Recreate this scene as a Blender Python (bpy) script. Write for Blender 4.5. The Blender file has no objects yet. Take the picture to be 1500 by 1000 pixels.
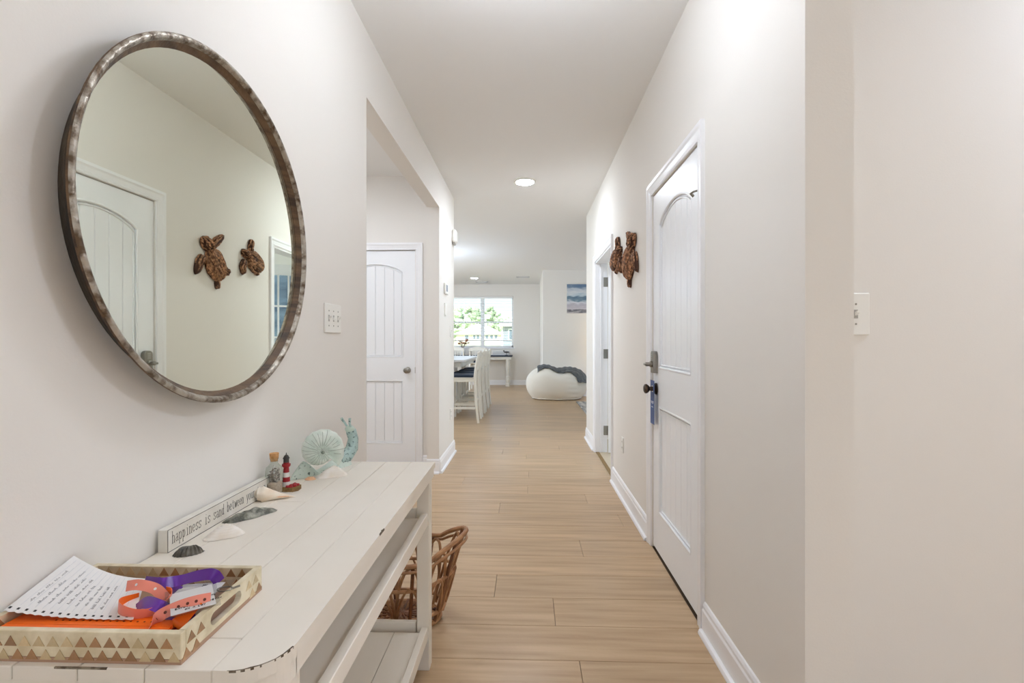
import bpy, bmesh, math, random
from mathutils import Vector, Matrix
random.seed(7)
SC = bpy.context.scene
COL = SC.collection
PI = math.pi

# ------------------------------------------------------------------ camera
F, CX, CY, H = 710.0, 773.0, 499.0, 1.20        # focal length (px), vanishing point of the hall (px), eye height (m)
TH = math.atan((CX - 750.0) / F)                # the camera looks slightly left of the hall axis
S = math.sin(TH)
cam = bpy.data.cameras.new('camera')
cam.sensor_width = 36.0
cam.lens = F * 36.0 / 1500.0
cam.shift_y = -(500.0 - CY) / 1500.0
cam.clip_start = 0.02
cam.clip_end = 500
co = bpy.data.objects.new('camera', cam)
co.location = (0, 0, H)
co.rotation_euler = (PI / 2, 0, TH)
COL.objects.link(co)
SC.camera = co

# ------------------------------------------------------------------ light and exposure
SC.view_settings.view_transform = 'Standard'
SC.view_settings.look = 'None'
SC.view_settings.gamma = 1.0
SC.view_settings.use_curve_mapping = False
SC.view_settings.exposure = 0.42
SC.cycles.max_bounces = 12
SC.cycles.diffuse_bounces = 6
SC.cycles.transparent_max_bounces = 24
SC.cycles.caustics_reflective = False
SC.cycles.sample_clamp_indirect = 6.0

W = bpy.data.worlds.new('sky')
SC.world = W
W.use_nodes = True
nt = W.node_tree
bg = nt.nodes['Background']
sky = nt.nodes.new('ShaderNodeTexSky')
sky.sky_type = 'NISHITA'
sky.sun_disc = False
sky.sun_elevation = math.radians(48)
sky.sun_rotation = math.radians(200)
sky.air_density = 1.0
sky.dust_density = 0.6
nt.links.new(sky.outputs[0], bg.inputs[0])
bg.inputs[1].default_value = 0.20

def add_light(name, kind, loc, rot, energy, color, sx=1, sy=1):
    l = bpy.data.lights.new(name, kind)
    l.energy = energy
    l.color = color
    if kind == 'AREA':
        l.shape = 'RECTANGLE'
        l.size = sx
        l.size_y = sy
    o = bpy.data.objects.new(name, l)
    o.location = loc
    o.rotation_euler = rot
    COL.objects.link(o)
    return o

sun = add_light('sun', 'SUN', (0, 0, 20), (math.radians(44), 0, math.radians(-18)), 8.0, (1, .95, .88))
sun.data.angle = math.radians(1.0)
DAY = (0.72, 0.86, 1.0)
# area lights added as daylight, set in unseen window openings outside the view
add_light('daylight_fill_east', 'AREA', (4.66, 8.2, 1.25), (0, PI / 2, 0), 22, DAY, 2.0, 2.6)
add_light('daylight_fill_west', 'AREA', (-4.66, 8.6, 1.5), (0, -PI / 2, 0), 130, DAY, 1.5, 2.4)
add_light('daylight_fill_study', 'AREA', (4.66, 4.6, 1.5), (0, PI / 2, 0), 60, DAY, 1.4, 1.4)
add_light('daylight_entry', 'AREA', (0.95, -1.97, 1.2), (PI / 2, 0, 0), 9, DAY, 0.9, 1.9)
LAMP_E = 195.0
LAMP_C = (1.0, 0.88, 0.76)

# ------------------------------------------------------------------ pixel helpers (give positions on known surfaces)
def on_x(Xw, px, py):
    D = F * Xw / (px - CX)
    return Vector((Xw, D + Xw * S, H + (CY - py) * D / F))
def on_z(Z, px, py):
    D = F * (H - Z) / (py - CY)
    X = (px - CX) * D / F
    return Vector((X, D + X * S, Z))
def on_y(Y, px, py):
    k = (px - CX) / F
    D = Y / (1 + k * S)
    return Vector((k * D, Y, H + (CY - py) * D / F))

XL, XR, HC = -0.80, 0.728, 2.74

# ------------------------------------------------------------------ materials
def lin(c):
    return tuple(((v / 255.0) / 12.92 if v / 255.0 <= 0.04045 else ((v / 255.0 + 0.055) / 1.055) ** 2.4) for v in c)

MATS = {}
def mat(name, col, rough=0.5, metal=0.0, var=None, vscale=6.0, vstretch=(1, 1, 1), bump=0.0, bscale=40.0, spec=0.5,
        emit=None, estr=0.0, trans=0.0, sheen=0.0, island=0.0, coat=0.0, detail=4.0, ramp=(0.35, 0.65), ior=1.45):
    m = bpy.data.materials.new(name)
    m.use_nodes = True
    n = m.node_tree.nodes
    L = m.node_tree.links
    b = n['Principled BSDF']
    c = lin(col)
    b.inputs['Base Color'].default_value = (*c, 1)
    b.inputs['Roughness'].default_value = rough
    b.inputs['Metallic'].default_value = metal
    b.inputs['Specular IOR Level'].default_value = spec
    b.inputs['IOR'].default_value = ior
    b.inputs['Transmission Weight'].default_value = trans
    b.inputs['Coat Weight'].default_value = coat
    b.inputs['Sheen Weight'].default_value = sheen
    if emit:
        b.inputs['Emission Color'].default_value = (*lin(emit), 1)
        b.inputs['Emission Strength'].default_value = estr
    tc = n.new('ShaderNodeTexCoord')
    src = None
    if var:
        mp = n.new('ShaderNodeMapping')
        mp.inputs['Scale'].default_value = vstretch
        L.new(tc.outputs['Object'], mp.inputs[0])
        nz = n.new('ShaderNodeTexNoise')
        nz.inputs['Scale'].default_value = vscale
        nz.inputs['Detail'].default_value = detail
        L.new(mp.outputs[0], nz.inputs['Vector'])
        rp = n.new('ShaderNodeValToRGB')
        rp.color_ramp.elements[0].position = ramp[0]
        rp.color_ramp.elements[1].position = ramp[1]
        rp.color_ramp.elements[0].color = (*c, 1)
        rp.color_ramp.elements[1].color = (*lin(var), 1)
        L.new(nz.outputs['Fac'], rp.inputs[0])
        src = rp.outputs[0]
    if island:
        g = n.new('ShaderNodeNewGeometry')
        oi = n.new('ShaderNodeObjectInfo')
        ad = n.new('ShaderNodeMath'); ad.operation = 'ADD'
        L.new(g.outputs['Random Per Island'], ad.inputs[0])
        L.new(oi.outputs['Random'], ad.inputs[1])
        fr = n.new('ShaderNodeMath'); fr.operation = 'FRACT'
        L.new(ad.outputs[0], fr.inputs[0])
        mr = n.new('ShaderNodeMapRange')
        mr.inputs['To Min'].default_value = 1 - island
        mr.inputs['To Max'].default_value = 1 + island
        L.new(fr.outputs[0], mr.inputs[0])
        hs = n.new('ShaderNodeHueSaturation')
        L.new(mr.outputs[0], hs.inputs['Value'])
        if src:
            L.new(src, hs.inputs['Color'])
        else:
            hs.inputs['Color'].default_value = (*c, 1)
        src = hs.outputs[0]
    if src:
        L.new(src, b.inputs['Base Color'])
    if bump:
        nb = n.new('ShaderNodeTexNoise')
        nb.inputs['Scale'].default_value = bscale
        nb.inputs['Detail'].default_value = 3
        L.new(tc.outputs['Object'], nb.inputs['Vector'])
        bp = n.new('ShaderNodeBump')
        bp.inputs['Strength'].default_value = bump
        bp.inputs['Distance'].default_value = 0.01
        L.new(nb.outputs['Fac'], bp.inputs['Height'])
        L.new(bp.outputs[0], b.inputs['Normal'])
    MATS[name] = m
    return m

def glass_mat(name, tint, refl=0.08, rough=0.0):
    m = bpy.data.materials.new(name)
    m.use_nodes = True
    n = m.node_tree.nodes
    L = m.node_tree.links
    n.remove(n['Principled BSDF'])
    t = n.new('ShaderNodeBsdfTransparent'); t.inputs[0].default_value = (*lin(tint), 1)
    g = n.new('ShaderNodeBsdfGlossy'); g.inputs['Roughness'].default_value = rough
    mx = n.new('ShaderNodeMixShader'); mx.inputs[0].default_value = refl
    L.new(t.outputs[0], mx.inputs[1]); L.new(g.outputs[0], mx.inputs[2])
    L.new(mx.outputs[0], n['Material Output'].inputs[0])
    MATS[name] = m
    return m

mat('wall_paint', (235, 231, 225), 0.75, bump=0.03, bscale=180, spec=0.3)
mat('ceiling_paint', (240, 239, 237), 0.85, bump=0.03, bscale=150, spec=0.2)
mat('trim_white', (246, 246, 248), 0.35)
mat('door_white', (248, 250, 253), 0.32)
mat('nickel', (150, 146, 138), 0.32, 1.0)
mat('bronze', (92, 78, 66), 0.4, 1.0)
mat('plastic_white', (240, 238, 232), 0.35)
mat('plastic_slot', (176, 172, 164), 0.5)
mat('dark_gap', (30, 28, 26), 0.8)
mat('mirror_glass', (232, 235, 222), 0.01, 1.0)
mat('hoop_wood', (112, 86, 60), 0.55, var=(62, 46, 34), vscale=9, vstretch=(1, 1, 6), bump=0.25, bscale=60)
mat('hoop_dark', (74, 62, 48), 0.6, var=(44, 36, 28), vscale=9, bump=0.25, bscale=60)
mat('silver_leaf', (178, 170, 158), 0.36, 0.75, var=(96, 80, 64), vscale=38, detail=6, ramp=(0.42, 0.62), bump=0.5, bscale=70)
mat('table_paint', (240, 233, 222), 0.5, var=(234, 226, 213), vscale=3, spec=0.4)
mat('table_wear', (92, 78, 62), 0.8, var=(150, 138, 120), vscale=60, ramp=(.45, .6))
mat('rattan', (190, 142, 98), 0.45, var=(138, 94, 60), vscale=22, ramp=(.3, .7))
mat('rattan_dark', (140, 92, 58), 0.5, var=(96, 60, 38), vscale=22)
mat('tray_resin', (234, 222, 194), 0.35, var=(206, 190, 154), vscale=30, coat=0.3)
mat('tray_bone', (196, 170, 126), 0.35, var=(216, 196, 156), vscale=60, coat=0.3, island=0.14)
mat('tray_horn', (150, 108, 70), 0.35, var=(176, 134, 92), vscale=50, coat=0.3, island=0.2)
mat('tray_floor', (178, 142, 116), 0.4, coat=0.3)
mat('paper', (240, 238, 236), 0.7)
mat('paper_rule', (196, 200, 212), 0.7)
mat('ink', (38, 36, 40), 0.6)
mat('pencil', (196, 194, 196), 0.7)
mat('orange_band', (250, 112, 22), 0.4)
mat('orange_edge', (222, 90, 14), 0.4)
mat('pink_band', (236, 142, 122), 0.42)
mat('hole_dark', (96, 46, 34), 0.7)
mat('purple_satin', (96, 34, 148), 0.3, sheen=0.3)
glass_mat('clear_vinyl', (246, 246, 246), 0.05, 0.1)
glass_mat('bottle_glass', (236, 240, 236), 0.12, 0.0)
glass_mat('window_glass', (244, 248, 250), 0.05, 0.0)
glass_mat('door_glass', (226, 236, 244), 0.10, 0.0)
mat('sign_white', (236, 232, 224), 0.6, var=(226, 220, 208), vscale=20)
mat('sign_ink', (74, 72, 68), 0.7)
mat('sand', (206, 178, 158), 0.9, var=(226, 204, 188), vscale=220)
mat('tiny_shells', (128, 112, 106), 0.6, var=(214, 200, 190), vscale=120, island=0.35)
mat('cork', (206, 158, 104), 0.8, var=(176, 124, 74), vscale=120)
mat('red_paint', (160, 34, 40), 0.35)
mat('white_paint', (232, 228, 222), 0.45)
mat('dark_paint', (52, 48, 46), 0.5)
mat('rock_tan', (150, 120, 74), 0.8, var=(116, 88, 52), vscale=90)
mat('conch', (246, 236, 220), 0.4, var=(232, 208, 178), vscale=14, vstretch=(1, 1, 3))
mat('clam', (248, 243, 236), 0.45, var=(238, 228, 214), vscale=30)
mat('peach_shell', (232, 182, 142), 0.5)
mat('black_shell', (58, 54, 48), 0.35, var=(110, 104, 92), vscale=60)
mat('oyster', (84, 84, 74), 0.35, var=(170, 168, 154), vscale=46, detail=6, ramp=(.42, .66), bump=0.6, bscale=60)
mat('snail_mint', (226, 233, 224), 0.3, var=(200, 216, 204), vscale=26, bump=0.2, bscale=60)
mat('snail_speckle', (216, 228, 218), 0.4, var=(104, 122, 116), vscale=120, detail=2, ramp=(.6, .68))
mat('snail_teal', (176, 198, 194), 0.4, var=(104, 124, 122), vscale=110, detail=2, ramp=(.56, .66))
mat('snail_rib', (140, 152, 138), 0.5)
mat('turtle_bark', (186, 138, 102), 0.6, var=(104, 68, 48), vscale=60, detail=4, ramp=(.4, .62), island=0.5)
mat('turtle_core', (70, 44, 32), 0.8)
mat('plank', (202, 173, 138), 0.30, var=(164, 135, 102), vscale=5.0, vstretch=(0.28, 4.5, 1), detail=8, ramp=(.3, .72), island=0.06, bump=0.04, bscale=60)
mat('subfloor', (92, 72, 52), 0.8)
mat('carpet', (206, 190, 166), 0.95, bump=0.5, bscale=400)
mat('tag_blue', (66, 88, 138), 0.5)
mat('tag_print', (226, 230, 238), 0.5)
mat('chair_white', (232, 230, 222), 0.45)
mat('navy', (36, 50, 70), 0.6)
mat('dining_top', (226, 227, 230), 0.35)
mat('console_dark', (54, 62, 78), 0.5)
mat('bean_fabric', (238, 232, 220), 0.85, bump=0.1, bscale=120, sheen=0.3)
mat('throw_grey', (104, 108, 110), 0.95, var=(74, 78, 80), vscale=70, sheen=0.2)
mat('rug_grey', (128, 130, 132), 0.95, var=(196, 194, 190), vscale=14, detail=2, ramp=(.47, .53))
mat('lamp_shade', (250, 240, 220), 0.8, emit=(255, 226, 186), estr=2.2)
mat('lamp_lens', (255, 250, 240), 0.4, emit=(233, 242, 255), estr=LAMP_E)
mat('added_lens_entry', (255, 250, 240), 0.4, emit=(224, 236, 255), estr=300)
mat('added_globe', (255, 255, 250), 0.4, emit=(233, 242, 255), estr=31.0)
mat('added_globe_mid', (255, 255, 250), 0.4, emit=(233, 242, 255), estr=6.0)
mat('added_globe_dining', (255, 255, 250), 0.4, emit=(212, 230, 255), estr=24.0)
mat('lamp_lens_cool', (255, 255, 255), 0.4, emit=(212, 230, 255), estr=66)
mat('vent_white', (214, 214, 214), 0.5)
mat('slat_white', (246, 247, 246), 0.5)
mat('grass', (204, 212, 158), 0.95, var=(216, 220, 170), vscale=0.4)  # lawn tone lightened to imitate washed-out daylight
mat('roof_grey', (216, 213, 204), 0.9, var=(204, 200, 192), vscale=3)  # roof paled in the same way, as if overexposed
mat('house_cream', (226, 216, 200), 0.8)
mat('house_grey', (150, 158, 168), 0.8)
mat('house_white', (240, 240, 238), 0.7)
mat('house_pane', (110, 124, 138), 0.15)
mat('foliage', (178, 196, 160), 0.9, var=(152, 174, 136), vscale=1.2, island=0.25)  # both leaf greens lightened to imitate overexposed daylight
mat('foliage_pale', (194, 208, 178), 0.9, var=(168, 188, 152), vscale=1.2, island=0.25)
mat('bark_grey', (120, 108, 94), 0.9)
mat('flower_rust', (156, 104, 84), 0.8, island=0.3)
mat('flower_cream', (236, 226, 214), 0.8)

def beach_mat(name, tone):
    # a generic sea-and-sand print: cloud, sea, surf and sand bands broken up with noise
    m = bpy.data.materials.new(name); m.use_nodes = True
    n = m.node_tree.nodes; L = m.node_tree.links; b = n['Principled BSDF']
    tc = n.new('ShaderNodeTexCoord'); sp = n.new('ShaderNodeSeparateXYZ'); L.new(tc.outputs['Generated'], sp.inputs[0])
    mp = n.new('ShaderNodeMapping'); mp.inputs['Scale'].default_value = (2.2, 1, 6.5); L.new(tc.outputs['Generated'], mp.inputs[0])
    nz = n.new('ShaderNodeTexNoise'); nz.inputs['Scale'].default_value = 2.1; nz.inputs['Detail'].default_value = 6; L.new(mp.outputs[0], nz.inputs['Vector'])
    ma = n.new('ShaderNodeMath'); ma.operation = 'MULTIPLY_ADD'; ma.inputs[1].default_value = 0.34; L.new(nz.outputs['Fac'], ma.inputs[0])
    su = n.new('ShaderNodeMath'); su.operation = 'SUBTRACT'; su.inputs[1].default_value = 0.17; L.new(sp.outputs[2], su.inputs[0])
    L.new(su.outputs[0], ma.inputs[2])
    rp = n.new('ShaderNodeValToRGB'); cr = rp.color_ramp
    stops = [(0.0, (196, 190, 190)), (0.10, (96, 96, 104)), (0.14, (206, 200, 204)), (0.28, (186, 182, 192)), (0.38, (220, 222, 228)), (0.45, (120, 144, 160)),
             (0.55, (92, 118, 140)), (0.60, (176, 196, 208)), (0.72, (214, 218, 222)), (0.84, (186, 196, 206)), (0.92, (110, 134, 162)), (1.0, (96, 122, 152))]
    if tone == 'blue':  # blue bands stand in for the window reflected in the door panes
        stops = [(0.0, (190, 206, 216)), (0.2, (88, 120, 146)), (0.32, (176, 196, 210)), (0.45, (70, 104, 134)), (0.58, (150, 176, 196)), (0.75, (84, 116, 146)), (1.0, (168, 190, 208))]
    cr.elements[0].position, cr.elements[0].color = stops[0][0], (*lin(stops[0][1]), 1)
    cr.elements[1].position, cr.elements[1].color = stops[-1][0], (*lin(stops[-1][1]), 1)
    for p, c in stops[1:-1]:
        e = cr.elements.new(p); e.color = (*lin(c), 1)
    L.new(ma.outputs[0], rp.inputs[0]); L.new(rp.outputs[0], b.inputs['Base Color']); b.inputs['Roughness'].default_value = 0.7
    MATS[name] = m
beach_mat('beach_print', 'beach')
beach_mat('blue_pane_view', 'blue')

# ------------------------------------------------------------------ mesh builder
def wloc(o):
    v = Vector((0, 0, 0))
    while o is not None:
        v = v + o.location
        o = o.parent
    return v

def link(name, me, parent=None, kind=None):
    o = bpy.data.objects.new(name, me)
    COL.objects.link(o)
    if parent is not None:
        o.parent = parent
    if kind:
        o['kind'] = kind
    return o

class MB:
    def __init__(s, tf=None):
        s.v, s.f, s.m, s.tf, s.mi = [], [], [], tf, 0
    def add(s, vs, fs):
        b = len(s.v)
        for p in vs:
            s.v.append(tuple(s.tf(*p)) if s.tf else tuple(p))
        for f in fs:
            s.f.append([i + b for i in f]); s.m.append(s.mi)
        return s
    def box(s, x0, x1, y0, y1, z0, z1, c=0.0):
        x0, x1 = min(x0, x1), max(x0, x1); y0, y1 = min(y0, y1), max(y0, y1); z0, z1 = min(z0, z1), max(z0, z1)
        if c <= 0:
            return s.add([(x0, y0, z0), (x1, y0, z0), (x1, y1, z0), (x0, y1, z0), (x0, y0, z1), (x1, y0, z1), (x1, y1, z1), (x0, y1, z1)],
                         [(0, 3, 2, 1), (4, 5, 6, 7), (0, 1, 5, 4), (1, 2, 6, 5), (2, 3, 7, 6), (3, 0, 4, 7)])
        bm = bmesh.new()
        bmesh.ops.create_cube(bm, size=1.0)
        for v in bm.verts:
            v.co = Vector((x0 + (v.co.x + .5) * (x1 - x0), y0 + (v.co.y + .5) * (y1 - y0), z0 + (v.co.z + .5) * (z1 - z0)))
        c = min(c, (x1 - x0) * .45, (y1 - y0) * .45, (z1 - z0) * .45)
        bmesh.ops.bevel(bm, geom=list(bm.edges), offset=c, segments=1, affect='EDGES', profile=0.5)
        bm.verts.index_update()
        s.add([v.co.copy() for v in bm.verts], [[v.index for v in f.verts] for f in bm.faces])
        bm.free()
        return s
    def prism(s, poly, w0, w1, mapf):
        # poly in 2-D, extruded from w0 to w1 along the third axis; mapf(a, b, w) -> xyz
        n = len(poly)
        vs = [mapf(a, b, w0) for a, b in poly] + [mapf(a, b, w1) for a, b in poly]
        fs = [list(range(n))[::-1], list(range(n, 2 * n))] + [[i, (i + 1) % n, n + (i + 1) % n, n + i] for i in range(n)]
        return s.add(vs, fs)
    def tube(s, pts, r, n=8, closed=False, cap=True, flat=1.0, up=None):
        pts = [Vector(p) for p in pts]
        m = len(pts)
        rs = r if isinstance(r, (list, tuple)) else [r] * m
        vs, fs = [], []
        prev = None
        for i, p in enumerate(pts):
            if closed:
                t = pts[(i + 1) % m] - pts[i - 1]
            else:
                t = pts[min(i + 1, m - 1)] - pts[max(i - 1, 0)]
            t.normalize()
            if up is not None:
                a = Vector(up)
            elif prev is None:
                a = Vector((0, 0, 1)) if abs(t.z) < .9 else Vector((1, 0, 0))
            else:
                a = prev
            a = a - t * a.dot(t)
            if a.length < 1e-6:
                a = t.orthogonal()
            a.normalize()
            prev = a
            b = t.cross(a)
            for k in range(n):
                q = 2 * PI * k / n
                vs.append(p + (a * math.cos(q) * flat + b * math.sin(q)) * rs[i])
        for i in range(m if closed else m - 1):
            j = (i + 1) % m
            for k in range(n):
                l = (k + 1) % n
                fs.append((i * n + k, i * n + l, j * n + l, j * n + k))
        if not closed and cap:
            fs.append(list(range(n))[::-1]); fs.append([(m - 1) * n + k for k in range(n)])
        return s.add(vs, fs)
    def lathe(s, prof, n=24, mapf=None, closed=False):
        # prof: list of (radius, height)
        mapf = mapf or (lambda x, y, z: (x, y, z))
        m = len(prof)
        vs, fs = [], []
        for (r, h) in prof:
            for k in range(n):
                q = 2 * PI * k / n
                vs.append(mapf(r * math.cos(q), r * math.sin(q), h))
        for i in range(m if closed else m - 1):
            j = (i + 1) % m
            for k in range(n):
                l = (k + 1) % n
                fs.append((i * n + k, i * n + l, j * n + l, j * n + k))
        if not closed:
            if prof[0][0] > 1e-6: fs.append(list(range(n))[::-1])
            if prof[-1][0] > 1e-6: fs.append([(m - 1) * n + k for k in range(n)])
        return s.add(vs, fs)
    def grid(s, fn, nu, nv, thick=0.0, wrap=False):
        vs = [Vector(fn(i / nu, j / nv)) for i in range(nu + 1) for j in range(nv + 1)]
        fs = [(i * (nv + 1) + j, (i + 1) * (nv + 1) + j, (i + 1) * (nv + 1) + j + 1, i * (nv + 1) + j + 1) for i in range(nu) for j in range(nv)]
        if thick:
            nn = [Vector((0, 0, 0)) for _ in vs]
            for f in fs:
                nrm = (vs[f[2]] - vs[f[0]]).cross(vs[f[3]] - vs[f[1]])
                for i in f: nn[i] += nrm
            N = len(vs)
            lo = [v - (n.normalized() if n.length > 1e-12 else n) * thick for v, n in zip(vs, nn)]
            allv = vs + lo
            af = list(fs) + [tuple(i + N for i in f[::-1]) for f in fs]
            w = nv + 1
            border = [i * w for i in range(nu + 1)] + [nu * w + j for j in range(1, nv + 1)] + [i * w + nv for i in range(nu - 1, -1, -1)] + [j for j in range(nv - 1, 0, -1)]
            for a, b in zip(border, border[1:] + border[:1]):
                af.append((b, a, a + N, b + N))
            return s.add(allv, af)
        return s.add(vs, fs)
    def blob(s, c, rx, ry, rz, seg=14, rings=9, rot=None, noise=0.0, seed=0):
        rnd = random.Random(seed)
        ph = [rnd.uniform(0, 6.28) for _ in range(6)]
        vs, fs = [], []
        for i in range(rings + 1):
            a = PI * i / rings
            for k in range(seg):
                q = 2 * PI * k / seg
                d = Vector((math.sin(a) * math.cos(q), math.sin(a) * math.sin(q), math.cos(a)))
                w = 1 + noise * (math.sin(3 * d.x + ph[0]) * math.sin(4 * d.y + ph[1]) + .7 * math.sin(5 * d.z + ph[2]) * math.sin(6 * d.x + ph[3]))
                p = Vector((d.x * rx, d.y * ry, d.z * rz)) * w
                if rot is not None: p = rot @ p
                vs.append(Vector(c) + p)
        for i in range(rings):
            for k in range(seg):
                l = (k + 1) % seg
                fs.append((i * seg + k, (i + 1) * seg + k, (i + 1) * seg + l, i * seg + l))
        return s.add(vs, fs)
    def mesh(s, name, mats, off=Vector((0, 0, 0)), smooth=False, angle=40):
        me = bpy.data.meshes.new(name)
        me.from_pydata([(v[0] - off.x, v[1] - off.y, v[2] - off.z) for v in s.v], [], s.f)
        mats = mats if isinstance(mats, (list, tuple)) else [mats]
        for m in mats: me.materials.append(MATS[m])
        if len(mats) > 1:
            for p, i in zip(me.polygons, s.m): p.material_index = i
        bm = bmesh.new(); bm.from_mesh(me)
        bmesh.ops.remove_doubles(bm, verts=bm.verts, dist=1e-6)
        bmesh.ops.recalc_face_normals(bm, faces=bm.faces)
        bm.to_mesh(me); bm.free()
        if smooth:
            me.polygons.foreach_set('use_smooth', [True] * len(me.polygons))
            try: me.set_sharp_from_angle(angle=math.radians(angle))
            except Exception: pass
        me.update()
        return me
    def build(s, name, mats, parent=None, smooth=False, kind=None, angle=40, origin=None):
        off = wloc(parent) if parent is not None else Vector((0, 0, 0))
        if origin is not None: off = Vector(origin)
        me = s.mesh(name, mats, off, smooth, angle)
        o = link(name, me, parent, kind)
        if origin is not None:
            o.location = Vector(origin) - (wloc(parent) if parent is not None else Vector((0, 0, 0)))
        return o

def tag(o, label, cat, group=None):
    o['label'] = label; o['category'] = cat
    if group: o['group'] = group
    return o
def thing(name, loc, label=None, cat=None, group=None, kind=None):
    o = bpy.data.objects.new(name, None)
    o.empty_display_size = 0.1
    o.location = loc
    COL.objects.link(o)
    if label: tag(o, label, cat, group)
    if kind: o['kind'] = kind
    return o
def copy_tree(o, parent=None):
    c = o.copy(); COL.objects.link(c); c.parent = parent
    for ch in list(o.children): copy_tree(ch, c)
    return c

# ------------------------------------------------------------------ the shell of the house
def wall_y(name, x0, x1, y0, y1, z0=0.0, z1=HC, holes=(), m='wall_paint'):
    """wall running along Y (thickness x0..x1) with rectangular holes (ya, yb, za, zb)"""
    b = MB(); y = y0
    for (ya, yb, za, zb) in sorted(holes):
        if ya > y: b.box(x0, x1, y, ya, z0, z1)
        if za > z0: b.box(x0, x1, ya, yb, z0, za)
        if zb < z1: b.box(x0, x1, ya, yb, zb, z1)
        y = yb
    if y1 > y: b.box(x0, x1, y, y1, z0, z1)
    return b.build(name, m, kind='structure')
def wall_x(name, y0, y1, x0, x1, z0=0.0, z1=HC, holes=(), m='wall_paint'):
    b = MB(); x = x0
    for (xa, xb, za, zb) in sorted(holes):
        if xa > x: b.box(x, xa, y0, y1, z0, z1)
        if za > z0: b.box(xa, xb, y0, y1, z0, za)
        if zb < z1: b.box(xa, xb, y0, y1, zb, z1)
        x = xb
    if x1 > x: b.box(x, x1, y0, y1, z0, z1)
    return b.build(name, m, kind='structure')

TW = 0.112
OP0 = on_x(XL, 537, 300).y          # near edge of the opening in the left wall
OP1 = on_x(XL, 643.5, 300).y        # far edge
PE = on_x(XL, 665, 300).y           # end of the left wall
WE = on_x(XR, 1179, 500).y          # near end of the right wall
RE = on_x(XR, 859, 320).y           # far end of the right wall
YA = 4.50                           # back wall of the side passage
YB = 13.2                           # far wall
YP = 10.55                          # wall with the beach canvas
XC = on_y(YP, 795, 500).x           # its corner
CD0, CD1 = on_x(XR, 1023, 500).y, on_x(XR, 955.5, 500).y      # closet door slab
FD0, FD1 = on_x(XR, 896, 500).y, on_x(XR, 872, 500).y         # french door opening
DH = 2.045

wall_y('wall_left', XL - TW, XL, -1.9, PE, holes=[(OP0, OP1, 0, 2.41)])
wall_y('wall_right', XR, XR + 0.125, WE, RE, holes=[(CD0 - .004, CD1 + .004, 0, DH), (FD0, FD1, 0, DH)])
SWY = 1.505
wall_x('wall_entry_side', SWY, SWY + TW, XR + 0.125, 2.6)
wall_y('wall_entry_right', 2.6, 2.7, -1.9, SWY + TW)
wall_x('wall_front', -2.0, -1.9, XL - TW, 2.7, holes=[(0.5, 1.4, 0.25, 2.15)])
# side passage on the left
wall_x('wall_passage_near', OP0 - TW, OP0, -2.5, XL - TW)
wall_y('wall_passage_left', -2.6, -2.5, OP0 - TW, YA + .12)
DA1 = on_y(YA, 608, 400).x          # right edge of the passage door
DA0 = DA1 - 0.76
wall_x('wall_passage_back', YA, YA + .12, -2.5, XL - TW, holes=[(DA0 - .003, DA1 + .003, 0, DH + .005)])
wall_x('wall_dining_near', PE - .11, PE, -4.5, XL - TW)
# study behind the glazed doors, closet
wall_x('wall_study_back', RE - .11, RE, XR + 0.125, 4.5)
wall_x('wall_study_near', 3.3, 3.41, XR + .125, 4.5)
wall_y('wall_closet_side', 1.6, 1.7, SWY + TW, 3.3)
# living room
wall_y('wall_living_east', 4.5, 4.62, 3.3, YP + .2, holes=[(3.9, 5.3, 0.8, 2.2), (6.9, 9.5, 0.25, 2.25)])
WX0, WX1 = on_y(YB, 659, 450).x - 0.02, on_y(YB, 752, 450).x
WZ0, WZ1 = 1.02, on_y(YB, 700, 434).z
wall_y('wall_dining_west', -4.62, -4.5, PE - .11, YB + .15, holes=[(7.4, 9.8, 0.75, 2.25)])
wall_x('wall_back', YB, YB + .15, -4.5, XC + .12, holes=[(WX0, WX1, WZ0, WZ1)])
wall_x('wall_canvas', YP, YP + .12, XC, 4.5)
wall_y('wall_corner_return', XC, XC + .12, YP + .12, YB)
MB().box(-4.7, 4.75, -2.1, YB + .2, HC, HC + .12).build('ceiling', 'ceiling_paint', kind='structure')

floor = MB().box(-4.7, 4.75, -2.1, YB + .2, -.12, -.012).build('floor', 'subfloor', kind='structure')
# ---- floor planks run across the hall
PW, PY0, PL = 0.2205, 2.928, 1.52
JO = {-1: .31, 0: -.62, 1: .62, 2: -.203, 3: .443, 4: 0.0, 5: -.55, 6: 0.01, 7: .60, 8: .474, 9: -.014, 10: -.27, 11: .35, 12: -.1}
plank_cache = {}
stuff = MB()
def plank(x0, x1, y0):
    w = x1 - x0
    if w < 0.03: return
    if y0 > 6.3:
        stuff.box(x0 + .0008, x1 - .0008, y0 + .0008, y0 + PW - .0008, -.012, 0, 0.0011)
        return
    key = round(w, 3)
    if key not in plank_cache:
        plank_cache[key] = MB().box(.0008, w - .0008, .0008, PW - .0008, -.012, 0, 0.0011).mesh('plank', 'plank')
    o = link('plank', plank_cache[key], floor)
    o.location = (x0, y0, 0)
def row(y0, spans, j):
    xs = [j + k * PL for k in range(-6, 7)]
    for (a, b) in spans:
        cuts = [a] + [x for x in xs if a + .06 < x < b - .06] + [b]
        for p, q in zip(cuts, cuts[1:]): plank(p, q, y0)
k = -22
while PY0 + k * PW < YB:
    y0 = PY0 + k * PW; ym = y0 + PW / 2
    j = JO.get(k, random.uniform(-.76, .76))
    if ym < SWY: sp = [(XL, 2.6)]
    elif ym < OP0: sp = [(XL, XR)]
    elif ym < YA: sp = [(-2.5, XR)]
    elif ym < PE - .05: sp = [(XL, XR)]
    elif ym < RE: sp = [(-4.5, XR)]
    elif ym < YP: sp = [(-4.5, 4.5)]
    else: sp = [(-4.5, XC)]
    if y0 > -2.0: row(y0, sp, j)
    k += 1
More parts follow.
